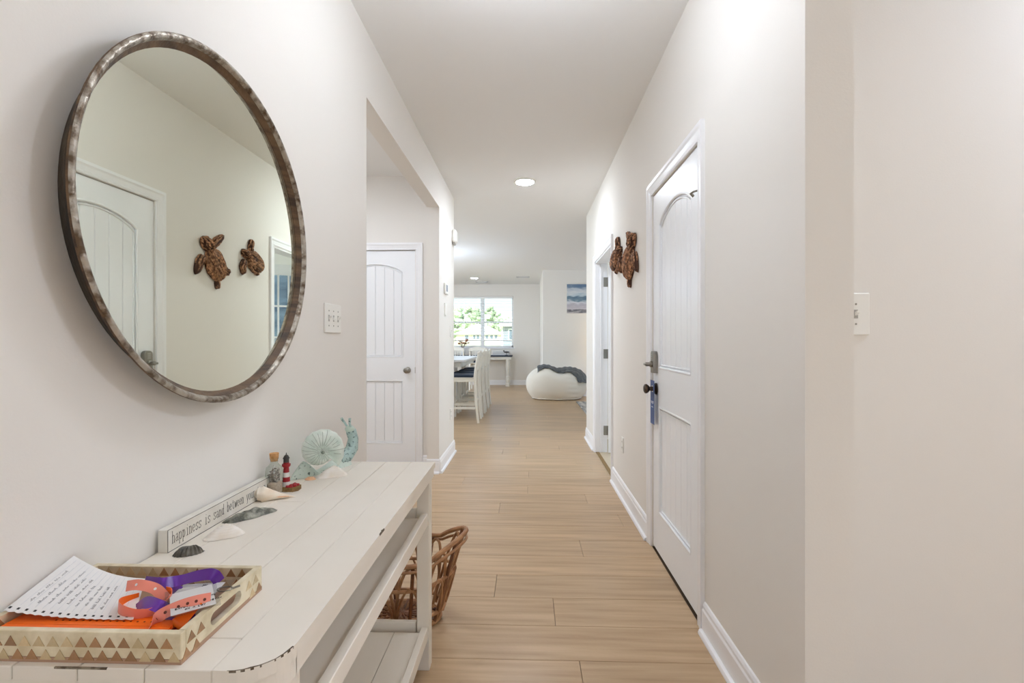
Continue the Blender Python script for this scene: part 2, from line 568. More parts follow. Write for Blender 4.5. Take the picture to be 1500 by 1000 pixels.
stuff.build('plank_field', 'plank', floor, kind='stuff')
MB().box(XR + .0, 4.5, 3.41, RE - .11, -.012, 0.006).build('floor_study', 'carpet', kind='structure')

# ---- baseboards: board with stepped top and a shoe moulding
def base_profile(d0=0.0):
    return [(0, 0), (.030, 0), (.030, .008), (.026, .017), (.018, .020), (.014, .020), (.014, .098), (.010, .106), (.010, .118), (.005, .128), (0, .132)]
def baseboard(name, p0, p1, nrm):
    p0, p1, nrm = Vector(p0), Vector(p1), Vector(nrm)
    d = (p1 - p0)
    b = MB()
    b.prism(base_profile(), 0, 1, lambda a, z, w: p0 + d * w + nrm * a + Vector((0, 0, z)))
    return b.build(name, 'trim_white', kind='structure', smooth=False)
CW = 0.066
baseboard('baseboard_right', (XR, WE, 0), (XR, CD0 - .012 - CW, 0), (-1, 0, 0))
baseboard('baseboard_right', (XR, CD1 + .012 + CW, 0), (XR, FD0 - CW, 0), (-1, 0, 0))
baseboard('baseboard_right', (XR, FD1 + CW, 0), (XR, RE, 0), (-1, 0, 0))
baseboard('baseboard_right_end', (XR, WE, 0), (XR + .125, WE, 0), (0, -1, 0))
baseboard('baseboard_entry_side', (XR + .125, SWY, 0), (2.6, SWY, 0), (0, -1, 0))
baseboard('baseboard_left', (XL, -1.9, 0), (XL, OP0, 0), (1, 0, 0))
baseboard('baseboard_left', (XL, OP1, 0), (XL, PE, 0), (1, 0, 0))
baseboard('baseboard_left_end', (XL - TW, OP1, 0), (XL, OP1, 0), (0, -1, 0))
baseboard('baseboard_left_end', (XL - TW, PE, 0), (XL, PE, 0), (0, 1, 0))
baseboard('baseboard_passage', (DA1 + CW + .01, YA, 0), (XL - TW, YA, 0), (0, -1, 0))
baseboard('baseboard_back', (-4.5, YB, 0), (XC, YB, 0), (0, -1, 0))
baseboard('baseboard_return', (XC, YP, 0), (XC, YB, 0), (-1, 0, 0))
baseboard('baseboard_canvas', (XC, YP, 0), (4.5, YP, 0), (0, -1, 0))

# ------------------------------------------------------------------ doors
def casing(parent, tf, u0, u1, h, w=CW, name='casing'):
    """door casing in a local frame: u along the wall, v out of the wall, w up"""
    prof = [(0, 0), (0, .008), (.010, .011), (.016, .009), (.040, .013), (.050, .018), (w, .018), (w, 0)]
    def leg(sgn, uu):
        b = MB(tf)
        b.prism([(sgn * a, v) for a, v in prof], 0.0, 1.0, lambda a, v, t: (uu + a, v, t * (h + abs(a))))
        b.build(name, 'trim_white', parent)
    leg(-1, u0); leg(1, u1)
    b = MB(tf)
    b.prism(prof, 0.0, 1.0, lambda a, v, t: (u0 - a + t * (u1 - u0 + 2 * a), v, h + a))
    b.build(name, 'trim_white', parent)

def panel_door(parent, tf, wd, ht):
    """two-panel door, arched upper panel, both panels filled with V-groove planks. v = 0 is the face of the slab"""
    st = 0.118
    z_lb, z_lt, z_ub, z_sh, rise = .225, .815, 1.035, 1.835, .075
    b = MB(tf)
    b.box(0, wd, -.036, -.024, 0, ht)
    b.box(0, st, -.024, 0, 0, ht); b.box(wd - st, wd, -.024, 0, 0, ht)
    b.box(st, wd - st, -.012, 0, 0, z_lb); b.box(st, wd - st, -.012, 0, z_lt, z_ub)
    N = 14
    arc = [(st + (wd - 2 * st) * i / N, z_sh + rise * (1 - (2 * i / N - 1) ** 2) ** .8) for i in range(N + 1)]
    b.prism([(st, ht)] + arc + [(wd - st, ht)], -.012, 0, lambda a, z, v: (a, v, z))
    slab = b.build('slab', 'door_white', parent)
    # moulding around both panels
    def mould(path):
        m = MB(tf)
        def soft(pp, e=.004):
            out = []
            for i, p in enumerate(pp):
                a_, c_ = pp[i - 1], pp[(i + 1) % len(pp)]
                for q_ in (a_, c_):
                    L_ = math.hypot(q_[0] - p[0], q_[1] - p[1])
                    if L_ < .08:
                        out.append(p); break
                    out.append((p[0] + (q_[0] - p[0]) / L_ * e, p[1] + (q_[1] - p[1]) / L_ * e))
            return out
        m.tube([(a, -.006, z) for a, z in soft(path)], .0085, 8, closed=True, up=(0, 1, 0) if False else None)
        inner = []
        ca = sum(p[0] for p in path) / len(path); cz = sum(p[1] for p in path) / len(path)
        for a, z in path:
            inner.append((a + (.016 if a < ca - .02 else -.016 if a > ca + .02 else 0), z + (.016 if z < cz - .1 else -.016)))
        m.tube([(a, -.011, z) for a, z in soft(inner)], .005, 6, closed=True)
        m.build('moulding', 'door_white', slab, smooth=True, angle=60)
    mould([(st, z_lb), (wd - st, z_lb), (wd - st, z_lt), (st, z_lt)])
    mould([(st, z_ub), (wd - st, z_ub)] + [p for p in reversed(arc)])
    n = 6
    iw = (wd - 2 * st)
    for (za, zb) in ((z_lb - .01, z_lt + .01), (z_ub - .01, z_sh + rise + .03)):
        for i in range(n):
            a = st + iw * i / n
            MB(tf).box(a + .0012, a + iw / n - .0012, -.0235, -.0125, za, zb, .003).build('plank', 'door_white', slab)
    return slab

# closet door on the right wall (u runs from the near hinge side to the far latch side)
d1 = thing('door_1', (XR, (CD0 + CD1) / 2, 0), kind='structure')
wd1 = CD1 - CD0
tf1 = lambda u, v, w: (XR + .006 - v, CD0 + u, w + .012)
sl1 = panel_door(d1, tf1, wd1, 2.028)
tfw = lambda u, v, w: (XR - v, CD0 + u, w)
casing(d1, tfw, -.008, wd1 + .008, DH + .002)
jb = MB(); jb.box(XR + .05, XR + .125, CD0 - .004, CD0 + .012, 0, DH); jb.box(XR + .05, XR + .125, CD1 - .012, CD1 + .004, 0, DH); jb.box(XR + .05, XR + .125, CD0, CD1, DH - .014, DH)
jb.build('jamb', 'trim_white', d1)
for zc in (1.795, 1.055, .318):
    h = MB(tf1); h.tube([(-.003, .004, zc - .045 - .012), (-.003, .004, zc + .045 - .012)], .0075, 10)
    h.box(.002, .020, -.001, .002, zc - .057, zc + .033)
    hg = h.build('hinge', 'nickel' if zc > 1.5 else 'bronze', d1, smooth=True)
    if zc > 1.5:
        q = MB(tf1)
        q.tube([(-.003, .006, zc + .034), (.030, .016, zc + .038), (.055, .022, zc + .036)], .0045, 8)
        q.tube([(.050, .022, zc + .036), (.050, .010, zc + .022)], .006, 8)
        q.build('door_stop', 'nickel', hg, smooth=True)
uk = wd1 - .066
lk = MB(tf1)
arcp = [(-.030, -.062), (.030, -.062), (.030, .040)] + [(.030 * math.cos(t), .040 + .022 * math.sin(t)) for t in [PI * i / 8 for i in range(1, 8)]] + [(-.030, .040)]
lk.prism(arcp, 0.0, .026, lambda a, z, v: (uk + a, v, 1.068 + z))
dbl = lk.build('deadbolt_plate', 'nickel', d1)
q = MB(tf1); q.lathe([(.018, .026), (.018, .036), (.012, .040), (.012, .062), (.0, .062)], 16, lambda x, y, z: (uk + x, z, 1.055 + y))
q.box(uk - .02, uk + .02, .058, .070, 1.048, 1.062, .003); q.build('thumb_turn', 'nickel', dbl, smooth=True)
for i in range(3):
    MB(tf1).box(uk - .012, uk + .012, .0255, .028, 1.083 + i * .012, 1.090 + i * .012).build('keypad_button', 'plastic_slot', dbl)
q = MB(tf1); q.lathe([(.033, .0), (.033, .006), (.026, .012), (.013, .016), (.012, .040), (.020, .046), (.027, .056), (.026, .066), (.016, .072), (0, .073)], 20, lambda x, y, z: (uk + x, z, .915 + y))
q.build('door_knob', 'bronze', d1, smooth=True)
# blue hanger on the knob
hp = [(-.042, -.19), (.042, -.19), (.042, .045), (-.042, .045)]
tg = thing('door_hanger', tf1(uk, .0, .70), 'blue paper hanger hung over the knob of the white closet door', 'door hanger')
q = MB(tf1)
hole = [(.017 * math.cos(2 * PI * i / 16), .017 * math.sin(2 * PI * i / 16)) for i in range(16)]
# body below the knob, and a ring around it
q.box(uk - .042, uk + .042, .0225, .0235, .915 - .20, .915 - .018)
q.box(uk - .042, uk - .018, .0225, .0235, .915 - .018, .915 + .018); q.box(uk + .018, uk + .042, .0225, .0235, .915 - .018, .915 + .018)
q.box(uk - .042, uk + .042, .0225, .0235, .915 + .018, .915 + .048)
q.build('hanger_card', 'tag_blue', tg)
for i, (zz, ww) in enumerate(((-.075, .03), (-.083, .024), (-.105, .018))):
    MB(tf1).box(uk - ww, uk + ww, .0235, .0239, .915 + zz, .915 + zz + .004).build('print_line', 'tag_print', tg)

# passage door in the back wall of the side passage
d2 = thing('door_2', ((DA0 + DA1) / 2, YA, 0), kind='structure')
tf2 = lambda u, v, w: (DA0 + u, YA + .012 - v, w + .012)
panel_door(d2, tf2, .76, 2.032)
casing(d2, lambda u, v, w: (DA0 + u, YA - v, w), -.008, .768, DH + .004)
jb = MB(); jb.box(DA0 - .003, DA0 + .012, YA + .05, YA + .12, 0, DH); jb.box(DA1 - .012, DA1 + .003, YA + .05, YA + .12, 0, DH); jb.build('jamb', 'trim_white', d2)
kp = on_y(YA, 597, 542)
q = MB(); q.lathe([(.030, 0), (.030, .006), (.012, .012), (.012, .034), (.022, .042), (.028, .052), (.026, .062), (.015, .068), (0, .069)], 20, lambda x, y, z: (kp.x + x, YA + .012 - z, kp.z + y))
q.build('door_knob', 'nickel', d2, smooth=True)
MB(tf2).box(.758, .764, -.02, .003, kp.z - .04, kp.z + .016).build('latch_plate', 'bronze', d2)

# glazed double doors to the study, both leaves swung into the study
d3 = thing('door_3', (XR, (FD0 + FD1) / 2, 0), kind='structure')
casing(d3, lambda u, v, w: (XR - v, FD0 + u, w), 0.0, FD1 - FD0, DH)
jb = MB(); jb.box(XR + .0, XR + .125, FD0, FD0 + .018, 0, DH); jb.box(XR + .0, XR + .125, FD1 - .018, FD1, 0, DH); jb.box(XR + .0, XR + .125, FD0, FD1, DH - .018, DH)
jb.build('jamb', 'trim_white', d3)
MB().box(XR + .05, XR + .062, FD1 - .030, FD1 - .018, 0, DH - .018).build('door_stop_strip', 'trim_white', d3)
LW = (FD1 - FD0) / 2 - .02
def leaf(hy, ang):
    hx = XR + .128
    dx, dy = math.cos(ang), math.sin(ang)
    tf = lambda u, v, w: (hx + dx * u - dy * v, hy + dy * u + dx * v, w + .012)
    b = MB(tf); st = .095; ht = 2.0
    b.box(0, st, 0, .035, 0, ht); b.box(LW - st, LW, 0, .035, 0, ht); b.box(st, LW - st, 0, .035, 0, .23); b.box(st, LW - st, 0, .035, ht - .11, ht)
    fr = b.build('leaf', 'door_white', d3)
    nc, nr = 3, 5
    pw, ph = (LW - 2 * st) / nc, (ht - .34) / nr
    for i in range(1, nc): MB(tf).box(st + i * pw - .009, st + i * pw + .009, .004, .031, .23, ht - .11).build('muntin', 'door_white', fr)
    for r_ in range(1, nr): MB(tf).box(st, LW - st, .005, .030, .23 + r_ * ph - .009, .23 + r_ * ph + .009).build('muntin', 'door_white', fr)
    for i in range(nc):
        for r_ in range(nr):
            MB(tf).box(st + i * pw + .009, st + (i + 1) * pw - .009, .016, .019, .23 + r_ * ph + .009, .23 + (r_ + 1) * ph - .009).build('pane', 'door_glass', fr)
    q = MB(tf)
    q.lathe([(.026, 0), (.026, .006), (.010, .010), (.010, .03), (.024, .045), (.018, .058), (0, .06)], 16, lambda x, y, z: (LW - .05 + x, -z, .92 + y))
    q.build('door_knob', 'bronze', fr, smooth=True)
leaf(FD1 - .055, math.radians(-24))
leaf(FD0 + .022, math.radians(4))
for zc in (1.83, 1.06, .24):
    MB().box(XR + .085, XR + .128, FD1 - .021, FD1 - .018, zc - .05, zc + .05).box(XR + .126, XR + .136, FD1 - .03, FD1 - .018, zc - .05, zc + .05).build('hinge', 'nickel', d3)
MB().box(XR + .002, XR + .040, FD0, FD1, 0, .009, .003).build('threshold', 'rock_tan', d3)

# ------------------------------------------------------------------ windows
def window(name, x0, x1, z0, z1, y):
    w = thing(name, ((x0 + x1) / 2, y, z0), kind='structure')
    b = MB()
    t = .045
    b.box(x0, x1, y + .07, y + .12, z0, z0 + t); b.box(x0, x1, y + .07, y + .12, z1 - t, z1)
    b.box(x0, x0 + t, y + .07, y + .12, z0, z1); b.box(x1 - t, x1, y + .07, y + .12, z0, z1)
    xm = on_y(y + .08, 707, 450).x
    b.box(xm - .05, xm + .05, y + .06, y + .12, z0, z1)
    fr = b.build('window_frame', 'trim_white', w)
    zm = on_y(y + .08, 700, 472).z
    for a, c in ((x0 + t, xm - .05), (xm + .05, x1 - t)):
        MB().box(a, c, y + .075, y + .11, zm - .022, zm + .022).build('meeting_rail', 'trim_white', w)
        MB().box(a, c, y + .090, y + .094, z0 + t, zm - .022).build('pane', 'window_glass', w)
        MB().box(a, c, y + .098, y + .102, zm + .022, z1 - t).build('pane', 'window_glass', w)
    MB().box(x0 - .04, x1 + .04, y - .03, y + .07, z0 - .03, z0).build('window_sill', 'trim_white', w)
    # open slat blind, lowered most of the way
    zb = on_y(y + .03, 700, 498.6).z
    sb = MB(); z = zb + .05; 
    while z < z1 - .07:
        sb.add([(x0 + .02, y + .010, z + .0035), (x1 - .02, y + .010, z + .0035), (x1 - .02, y + .052, z - .0005), (x0 + .02, y + .052, z - .0005),
                (x0 + .02, y + .010, z + .006), (x1 - .02, y + .010, z + .006), (x1 - .02, y + .052, z + .002), (x0 + .02, y + .052, z + .002)],
               [(0, 3, 2, 1), (4, 5, 6, 7), (0, 1, 5, 4), (1, 2, 6, 5), (2, 3, 7, 6), (3, 0, 4, 7)])
        z += .048
    bl = thing('window_blind', ((x0 + x1) / 2, y + .03, zb), 'white horizontal slat blind lowered over the far window', 'blind')
    o = sb.build('slat_stack', 'slat_white', bl, kind='stuff')
    MB().box(x0 + .015, x1 - .015, y + .012, y + .05, zb - .018, zb + .018, .004).build('bottom_rail', 'slat_white', bl)
    MB().box(x0 + .01, x1 - .01, y + .008, y + .055, z1 - .06, z1 - .005, .004).build('head_rail', 'slat_white', bl)
    for xx in (x0 + .25, xm, x1 - .25):
        MB().box(xx - .002, xx + .002, y + .009, y + .0105, zb, z1 - .05).build('ladder_cord', 'slat_white', bl)
window('window_1', WX0, WX1, WZ0, WZ1, YB)
def unseen_window_y(name, x, y0, y1, z0, z1):  # unseen windows, added to frame the daylight area lights
    w = thing(name, (x, (y0 + y1) / 2, z0), kind='structure')
    b = MB(); t = .05
    b.box(x - .02, x + .03, y0, y1, z0, z0 + t); b.box(x - .02, x + .03, y0, y1, z1 - t, z1)
    b.box(x - .02, x + .03, y0, y0 + t, z0, z1); b.box(x - .02, x + .03, y1 - t, y1, z0, z1)
    b.box(x - .02, x + .03, (y0 + y1) / 2 - t / 2, (y0 + y1) / 2 + t / 2, z0, z1)
    b.build('window_frame', 'trim_white', w)
unseen_window_y('unseen_window_2', 4.56, 3.9, 5.3, .8, 2.2)
unseen_window_y('unseen_window_3', 4.56, 6.9, 9.5, .25, 2.25)
unseen_window_y('unseen_window_4', -4.56, 7.4, 9.8, .75, 2.25)

# ------------------------------------------------------------------ ceiling lamps and vents
def can_light(x, y, label, lens='lamp_lens', r=.085):
    t = thing('ceiling_light', (x, y, HC), label, 'ceiling light', 'recessed ceiling lights')
    m = lambda a, b, c: (x + a, y + b, HC - c)
    MB().lathe([(r + .022, 0), (r + .02, .006), (r + .004, .010), (r, .006), (r, 0)], 32, m, closed=True).build('trim_ring', 'plastic_white', t, smooth=True)
    MB().lathe([(r - .001, .004), (r * .9, .010), (r * .6, .016), (r * .3, .019), (0.0, .020)], 32, m).build('lens', lens, t, smooth=True)
    return t
lp = on_z(HC, 769, 266)
can_light(lp.x, lp.y, 'glowing round recessed light in the hall ceiling')
def added_globe_light(x, y, z, label, gm='added_globe'):  # unseen globes added to brighten ceilings and walls
    t = thing('added_globe_light', (x, y, HC), label, 'ceiling light', 'added globe lights')
    m = lambda a, b, c: (x + a, y + b, HC - c)
    MB().lathe([(.06, 0), (.06, .012), (.045, .022), (.01, .026)], 24, m).build('canopy', 'nickel', t, smooth=True)
    MB().lathe([(.009, .02), (.009, HC - z - .10)], 12, m).build('stem', 'nickel', t, smooth=True)
    MB().blob((x, y, z), .11, .11, .10, 24, 14).build('globe', gm, t, smooth=True)
added_globe_light(.0, 1.60, 2.47, 'unseen white globe light added above the far end of the console table')  # unseen; mirror's shadow suggests a lamp, globe added to light the hall ceiling
added_globe_light(.0, .55, 2.47, 'unseen white globe light added above the inlaid tray', 'added_globe_mid')  # unseen lamp added to even out the light on the hall walls
can_light(2.3, 1.14, 'unseen round recessed light added beside the entry side wall', 'added_lens_entry')  # unseen lamp placed to light the switch wall, sparing the wall end
can_light(-1.6, 3.3, 'unseen round recessed light added in the side passage ceiling')  # unseen lamp added to brighten the passage and its door
added_globe_light(-1.50, 8.35, 2.12, 'unseen white globe light added over the dining table', 'added_globe_dining')  # unseen lamp added to brighten the far room's ceiling and walls
added_globe_light(2.3, 8.6, 2.20, 'unseen white globe light added above the patterned rug', 'added_globe_mid')  # unseen lamp added for the living room ceiling on the right
lp = on_z(HC, 695, 407)
can_light(lp.x, lp.y, 'small bright recessed light near the far window', 'lamp_lens_cool')
can_light(-2.6, 7.2, 'unseen recessed light added in the ceiling on the far side of the dining table', 'lamp_lens_cool')  # unseen lamp added to light the dining side
can_light(-2.4, 11.2, 'unseen recessed light added in the ceiling beside the window console', 'lamp_lens_cool')  # unseen lamp added to light the far end of the room
def vent(px, py, w, d, label):
    p = on_z(HC, px, py)
    t = thing('ceiling_vent', (p.x, p.y, HC), label, 'vent', 'ceiling vents')
    b = MB(); x, y = p.x, p.y
    b.box(x - w, x + w, y - d, y - d + .02, HC - .012, HC); b.box(x - w, x + w, y + d - .02, y + d, HC - .012, HC)
    b.box(x - w, x - w + .02, y - d, y + d, HC - .012, HC); b.box(x + w - .02, x + w, y - d, y + d, HC - .012, HC)
    b.build('vent_frame', 'vent_white', t)
    for i in range(6):
        yy = y - d + .03 + i * (2 * d - .06) / 6
        MB().box(x - w + .02, x + w - .02, yy, yy + .008, HC - .010, HC - .002).build('louver', 'vent_white', t)
vent(766, 405.5, .16, .10, 'white rectangular vent in the living room ceiling')
vent(706, 412.5, .16, .08, 'white slotted vent in the ceiling close to the far window wall')

# ------------------------------------------------------------------ switch plates and wall devices
def switch_plate(name, tf, w, h, toggles, label, cat='light switch', group=None):
    base = Vector(tf(0, 0, 0))
    t = thing(name, base, label, cat, group)
    MB(tf).box(-w / 2, w / 2, 0, .007, -h / 2, h / 2, .003).build('cover_plate', 'plastic_white', t)
    for i in range(toggles):
        u = (i - (toggles - 1) / 2) * .046
        MB(tf).box(u - .006, u + .006, .0068, .0076, -.013, .013).build('toggle_slot', 'plastic_slot', t)
        up = 1 if i != 1 else -1
        b = MB(tf); b.add([(u - .004, .006, -.006), (u + .004, .006, -.006), (u + .004, .006, .006), (u - .004, .006, .006),
                           (u - .003, .019, up * .007 - .003), (u + .003, .019, up * .007 - .003), (u + .003, .019, up * .007 + .003), (u - .003, .019, up * .007 + .003)],
                          [(0, 3, 2, 1), (4, 5, 6, 7), (0, 1, 5, 4), (1, 2, 6, 5), (2, 3, 7, 6), (3, 0, 4, 7)])
        b.build('toggle', 'plastic_white', t)
        for zz in (-.030, .030):
            MB(tf).lathe([(.003, .0068), (.003, .0078), (0, .0080)], 10, lambda x, y, z: (u + x, z, zz + y)).build('screw', 'nickel', t)
    return t
p = on_x(XL, 486.5, 466.5)
switch_plate('light_switch', lambda u, v, w: (XL + v, p.y + u, p.z + w), .163, .118, 3, 'white three-toggle switch plate on the wall beside the round mirror')
p2 = on_y(SWY, 1251, 460)
switch_plate('light_switch', lambda u, v, w: (p2.x + u, SWY - v, p2.z + w), .084, .128, 1, 'white single-toggle switch plate half hidden behind the wall end')
p3 = on_x(XL, 660, 485)
switch_plate('light_switch', lambda u, v, w: (XL + v, p3.y + u, p3.z + w), .071, .116, 1, 'white single-toggle switch plate low beside the end of the passage wall')
def outlet(tf, label):
    t = thing('wall_outlet', Vector(tf(0, 0, 0)), label, 'outlet')
    MB(tf).box(-.035, .035, 0, .006, -.058, .058, .003).build('cover_plate', 'plastic_white', t)
    for zz in (-.022, .022):
        q = MB(tf); q.box(-.016, .016, .0058, .0085, zz - .014, zz + .014, .003); s_ = q.build('socket', 'plastic_white', t)
        MB(tf).box(-.008, -.005, .0084, .0088, zz - .004, zz + .006).box(.005, .008, .0084, .0088, zz - .004, zz + .006).build('slot', 'dark_gap', s_)
p4 = on_x(XR, 912.5, 651)
outlet(lambda u, v, w: (XR - v, p4.y - u, p4.z + w), 'white outlet low on the wall between the closet and the glazed doors')
p5 = on_x(XL, 660, 606)
outlet(lambda u, v, w: (XL + v, p5.y + u, p5.z + w), 'white outlet low on the end of the passage wall')
p6 = on_x(XL, 652, 423)
t = thing('thermostat', p6, 'small white thermostat with a grey screen on the passage wall end', 'thermostat')
MB().box(XL, XL + .022, p6.y - .075, p6.y + .075, p6.z - .055, p6.z + .055, .006).build('housing', 'plastic_white', t)
MB().box(XL + .0218, XL + .0228, p6.y - .055, p6.y + .03, p6.z - .028, p6.z + .035).build('screen', 'house_grey', t)
p7 = on_x(XL, 652, 453)
t = thing('wall_keypad', p7, 'white slim keypad just below the thermostat', 'keypad')
MB().box(XL, XL + .012, p7.y - .045, p7.y + .045, p7.z - .06, p7.z + .06, .004).build('housing', 'plastic_white', t)
MB().box(XL + .0118, XL + .014, p7.y - .018, p7.y + .018, p7.z - .035, p7.z + .035, .001).build('rocker', 'plastic_white', t)
p8 = on_x(XL, 663.5, 349)
t = thing('door_chime', p8, 'white rounded chime box high on the passage wall end', 'chime')
MB().box(XL, XL + .045, PE - .16, PE - .02, p8.z - .055, p8.z + .08, .014).build('housing', 'plastic_white', t)
MB().box(XL + .004, XL + .03, PE - .13, PE - .05, p8.z - .075, p8.z - .05, .006).build('speaker_grille', 'plastic_slot', t)

# ------------------------------------------------------------------ round mirror
MY, MZ, MR = 1.206 + XL * S, 1.470, .4225
mir = thing('wall_mirror', (XL, MY, MZ - MR), 'large round mirror in a worn brown wooden hoop frame on the left wall', 'mirror')
mm = lambda a, b, c: (XL + c, MY + a, MZ + b)
MB().lathe([(MR - .075, .002), (MR - .040, .002), (MR - .026, .026), (MR - .029, .030), (MR - .075, .030)], 96, mm, closed=True).build('back_hoop', 'hoop_dark', mir, smooth=True, angle=30)
MB().lathe([(MR - .030, .030), (MR - .023, .033), (MR - .002, .053), (MR - .002, .057), (MR - .010, .0585), (MR - .030, .038)], 96, mm, closed=True).build('front_hoop', 'hoop_wood', mir, smooth=True, angle=30)
MB().lathe([(MR - .002, .0575), (MR - .005, .061), (MR - .009, .062), (MR - .014, .059), (MR - .018, .050), (MR - .020, .0385), (MR - .026, .0375), (MR - .009, .0585)], 96, mm, closed=True).build('rim_band', 'silver_leaf', mir, smooth=True, angle=60)
MB().lathe([(MR - .022, .034), (MR - .022, .037), (0, .037)], 96, mm).build('mirror_glass', 'mirror_glass', mir)

# ------------------------------------------------------------------ driftwood turtles on the right wall
VX = 2 * (XL + .037)                              # the mirror doubles the room: eye position as seen in the mirror
def from_mirror(u, v, X=.70):
    px, py = 270 + u * .15, 330 + v * .15
    D = F * (X - VX) / (CX - px)
    return D + X * S, H + (CY - py) * D / F
def bark_part(name, parent, path, radii, depth, nstrip, seed, strip_r=.0045):
    """a flattened pod along a path in the wall plane, covered with strips of bark"""
    rnd = random.Random(seed)
    P = [from_mirror(*p) for p in path]
    b = MB()
    N = 12
    def at(t):
        q = t * (len(P) - 1); i = min(int(q), len(P) - 2); f_ = q - i
        return (Vector((0, P[i][0], P[i][1])).lerp(Vector((0, P[i + 1][0], P[i + 1][1])), f_), radii[i] + (radii[i + 1] - radii[i]) * f_)
    def dome(t, a, lift=0.0):
        c, r = at(t)
        c2, _ = at(min(t + .05, 1)); c1, _ = at(max(t - .05, 0))
        d = (c2 - c1).normalized(); s_ = Vector((0, d.z, -d.y))
        e = math.sqrt(max(0.0, 1 - (2 * t - 1) ** 4))
        rr = r * max(e, .12)
        p = c + s_ * (rr * math.cos(a))
        return Vector((XR - .002 - (depth * max(e, .12) * math.sin(a)) - lift, p.y, p.z))
    b.mi = 0
    b.grid(lambda u, w: dome(u, PI * w), N, 10)
    b.mi = 1
    for _ in range(nstrip):
        a = rnd.uniform(.12, PI - .12)
        t0 = rnd.uniform(-.05, .72); ln = rnd.uniform(.22, .45)
        ws = [dome(min(max(t0 + ln * i / 5, 0.0), 1.0), min(max(a + .10 * math.sin(i * 1.3 + t0 * 20) * rnd.uniform(.4, 1), .05), PI - .05), .002) for i in range(6)]
        r0 = strip_r * rnd.uniform(.7, 1.4)
        b.tube(ws, [r0 * .5, r0, r0 * 1.1, r0, r0 * .9, r0 * .4], 5)
    return b.build(name, ['turtle_core', 'turtle_bark'], parent, smooth=False)
yb_, zb_ = from_mirror(250, 370)
t1 = thing('wall_turtle', (XR, yb_, zb_), 'larger brown bark turtle hanging between closet door and smaller turtle', 'wall art')
bark_part('shell', t1, [(165, 205), (215, 300), (250, 400), (285, 530)], [.050, .088, .098, .060], .058, 120, 1, .0055)
bark_part('head', t1, [(105, 85), (140, 140), (200, 215)], [.034, .046, .044], .050, 26, 2)
bark_part('front_flipper', t1, [(205, 200), (260, 125), (330, 75)], [.034, .030, .024], .030, 18, 3, .004)
bark_part('front_flipper', t1, [(130, 275), (80, 340), (45, 460)], [.040, .036, .024], .030, 20, 4, .004)
bark_part('rear_flipper', t1, [(315, 400), (355, 430), (388, 455)], [.034, .032, .022], .026, 14, 5, .004)
bark_part('tail', t1, [(258, 520), (264, 560), (266, 610)], [.020, .022, .018], .024, 10, 6, .004)
yb_, zb_ = from_mirror(630, 340)
t2 = thing('wall_turtle', (XR, yb_, zb_), 'smaller brown bark turtle hanging beside the glazed door casing', 'wall art')
bark_part('shell', t2, [(560, 265), (610, 310), (660, 370), (700, 430)], [.050, .078, .082, .050], .058, 90, 11, .0055)
bark_part('head', t2, [(515, 225), (545, 250), (580, 285)], [.026, .034, .032], .044, 18, 12)
bark_part('front_flipper', t2, [(600, 260), (602, 190), (610, 112)], [.028, .027, .020], .032, 16, 13, .004)
bark_part('front_flipper', t2, [(548, 310), (520, 390), (530, 468)], [.032, .032, .022], .032, 16, 14, .004)
bark_part('rear_flipper', t2, [(680, 330), (705, 335), (728, 345)], [.022, .022, .016], .022, 10, 15, .004)
bark_part('rear_flipper', t2, [(640, 415), (660, 440), (685, 475)], [.022, .022, .012], .022, 10, 16, .004)

# ------------------------------------------------------------------ console table
ZT = .745
TXR = -.3475                                        # hall-side edge
TXB = XL + .004                                     # wall-side edge
TY1 = 1.81
TY0 = .655
ct = thing('console_table', ((TXR + TXB) / 2, (TY0 + TY1) / 2, 0), 'long cream distressed plank console table with two open shelves', 'table')
edges = [TXR, -.436, -.532, -.628, -.722, TXB]
cuts = [[], [.728], [], [1.35, .72], []]
TK = .040
def board(x0, x1, y0, y1, z0=None, z1=None, parent=ct, m='table_paint', round_corner=0.0, name='top_board'):
    z0 = ZT - .020 if z0 is None else z0; z1 = ZT if z1 is None else z1
    b = MB()
    if round_corner:
        r = round_corner
        poly = [(x0, y0), (x1 - r, y0)] + [(x1 - r + r * math.sin(a), y0 + r - r * math.cos(a)) for a in [PI / 2 * i / 8 for i in range(1, 9)]] + [(x1, y1), (x0, y1)]
        b.prism(poly, z0, z1, lambda a, c, z: (a, c, z))
    else:
        b.box(x0, x1, y0, y1, z0, z1, .0012)
    return b.build(name, m, parent)
for i in range(5):
    x1_, x0_ = edges[i], edges[i + 1]
    ys = sorted([TY0] + cuts[i] + [TY1])
    for a, c in zip(ys, ys[1:]):
        board(x0_ + (.0008 if i < 4 else 0), x1_ - (.0008 if i > 0 else 0), a + (.0008 if a > TY0 else 0), c - (.0008 if c < TY1 else 0), round_corner=.066 if (i == 0 and a == TY0) else 0)
b = MB()
b.box(TXB, TXR - .004, TY0 + .07, TY1 - .004, ZT - .052, ZT - .0205)
b.box(TXB, TXR - .07, TY0 + .003, TY0 + .07, ZT - .052, ZT - .0205)
r = .066
b.prism([(TXR - .072, TY0 + .003), (TXR - .004 - r, TY0 + .003)] + [(TXR - .004 - r + r * math.sin(a), TY0 + .003 + r - r * math.cos(a)) for a in [PI / 2 * i / 8 for i in range(1, 9)]] + [(TXR - .004, TY0 + .072), (TXR - .072, TY0 + .072)],
        ZT - .052, ZT - .0205, lambda a, c, z: (a, c, z))
b.build('apron', 'table_paint', ct)
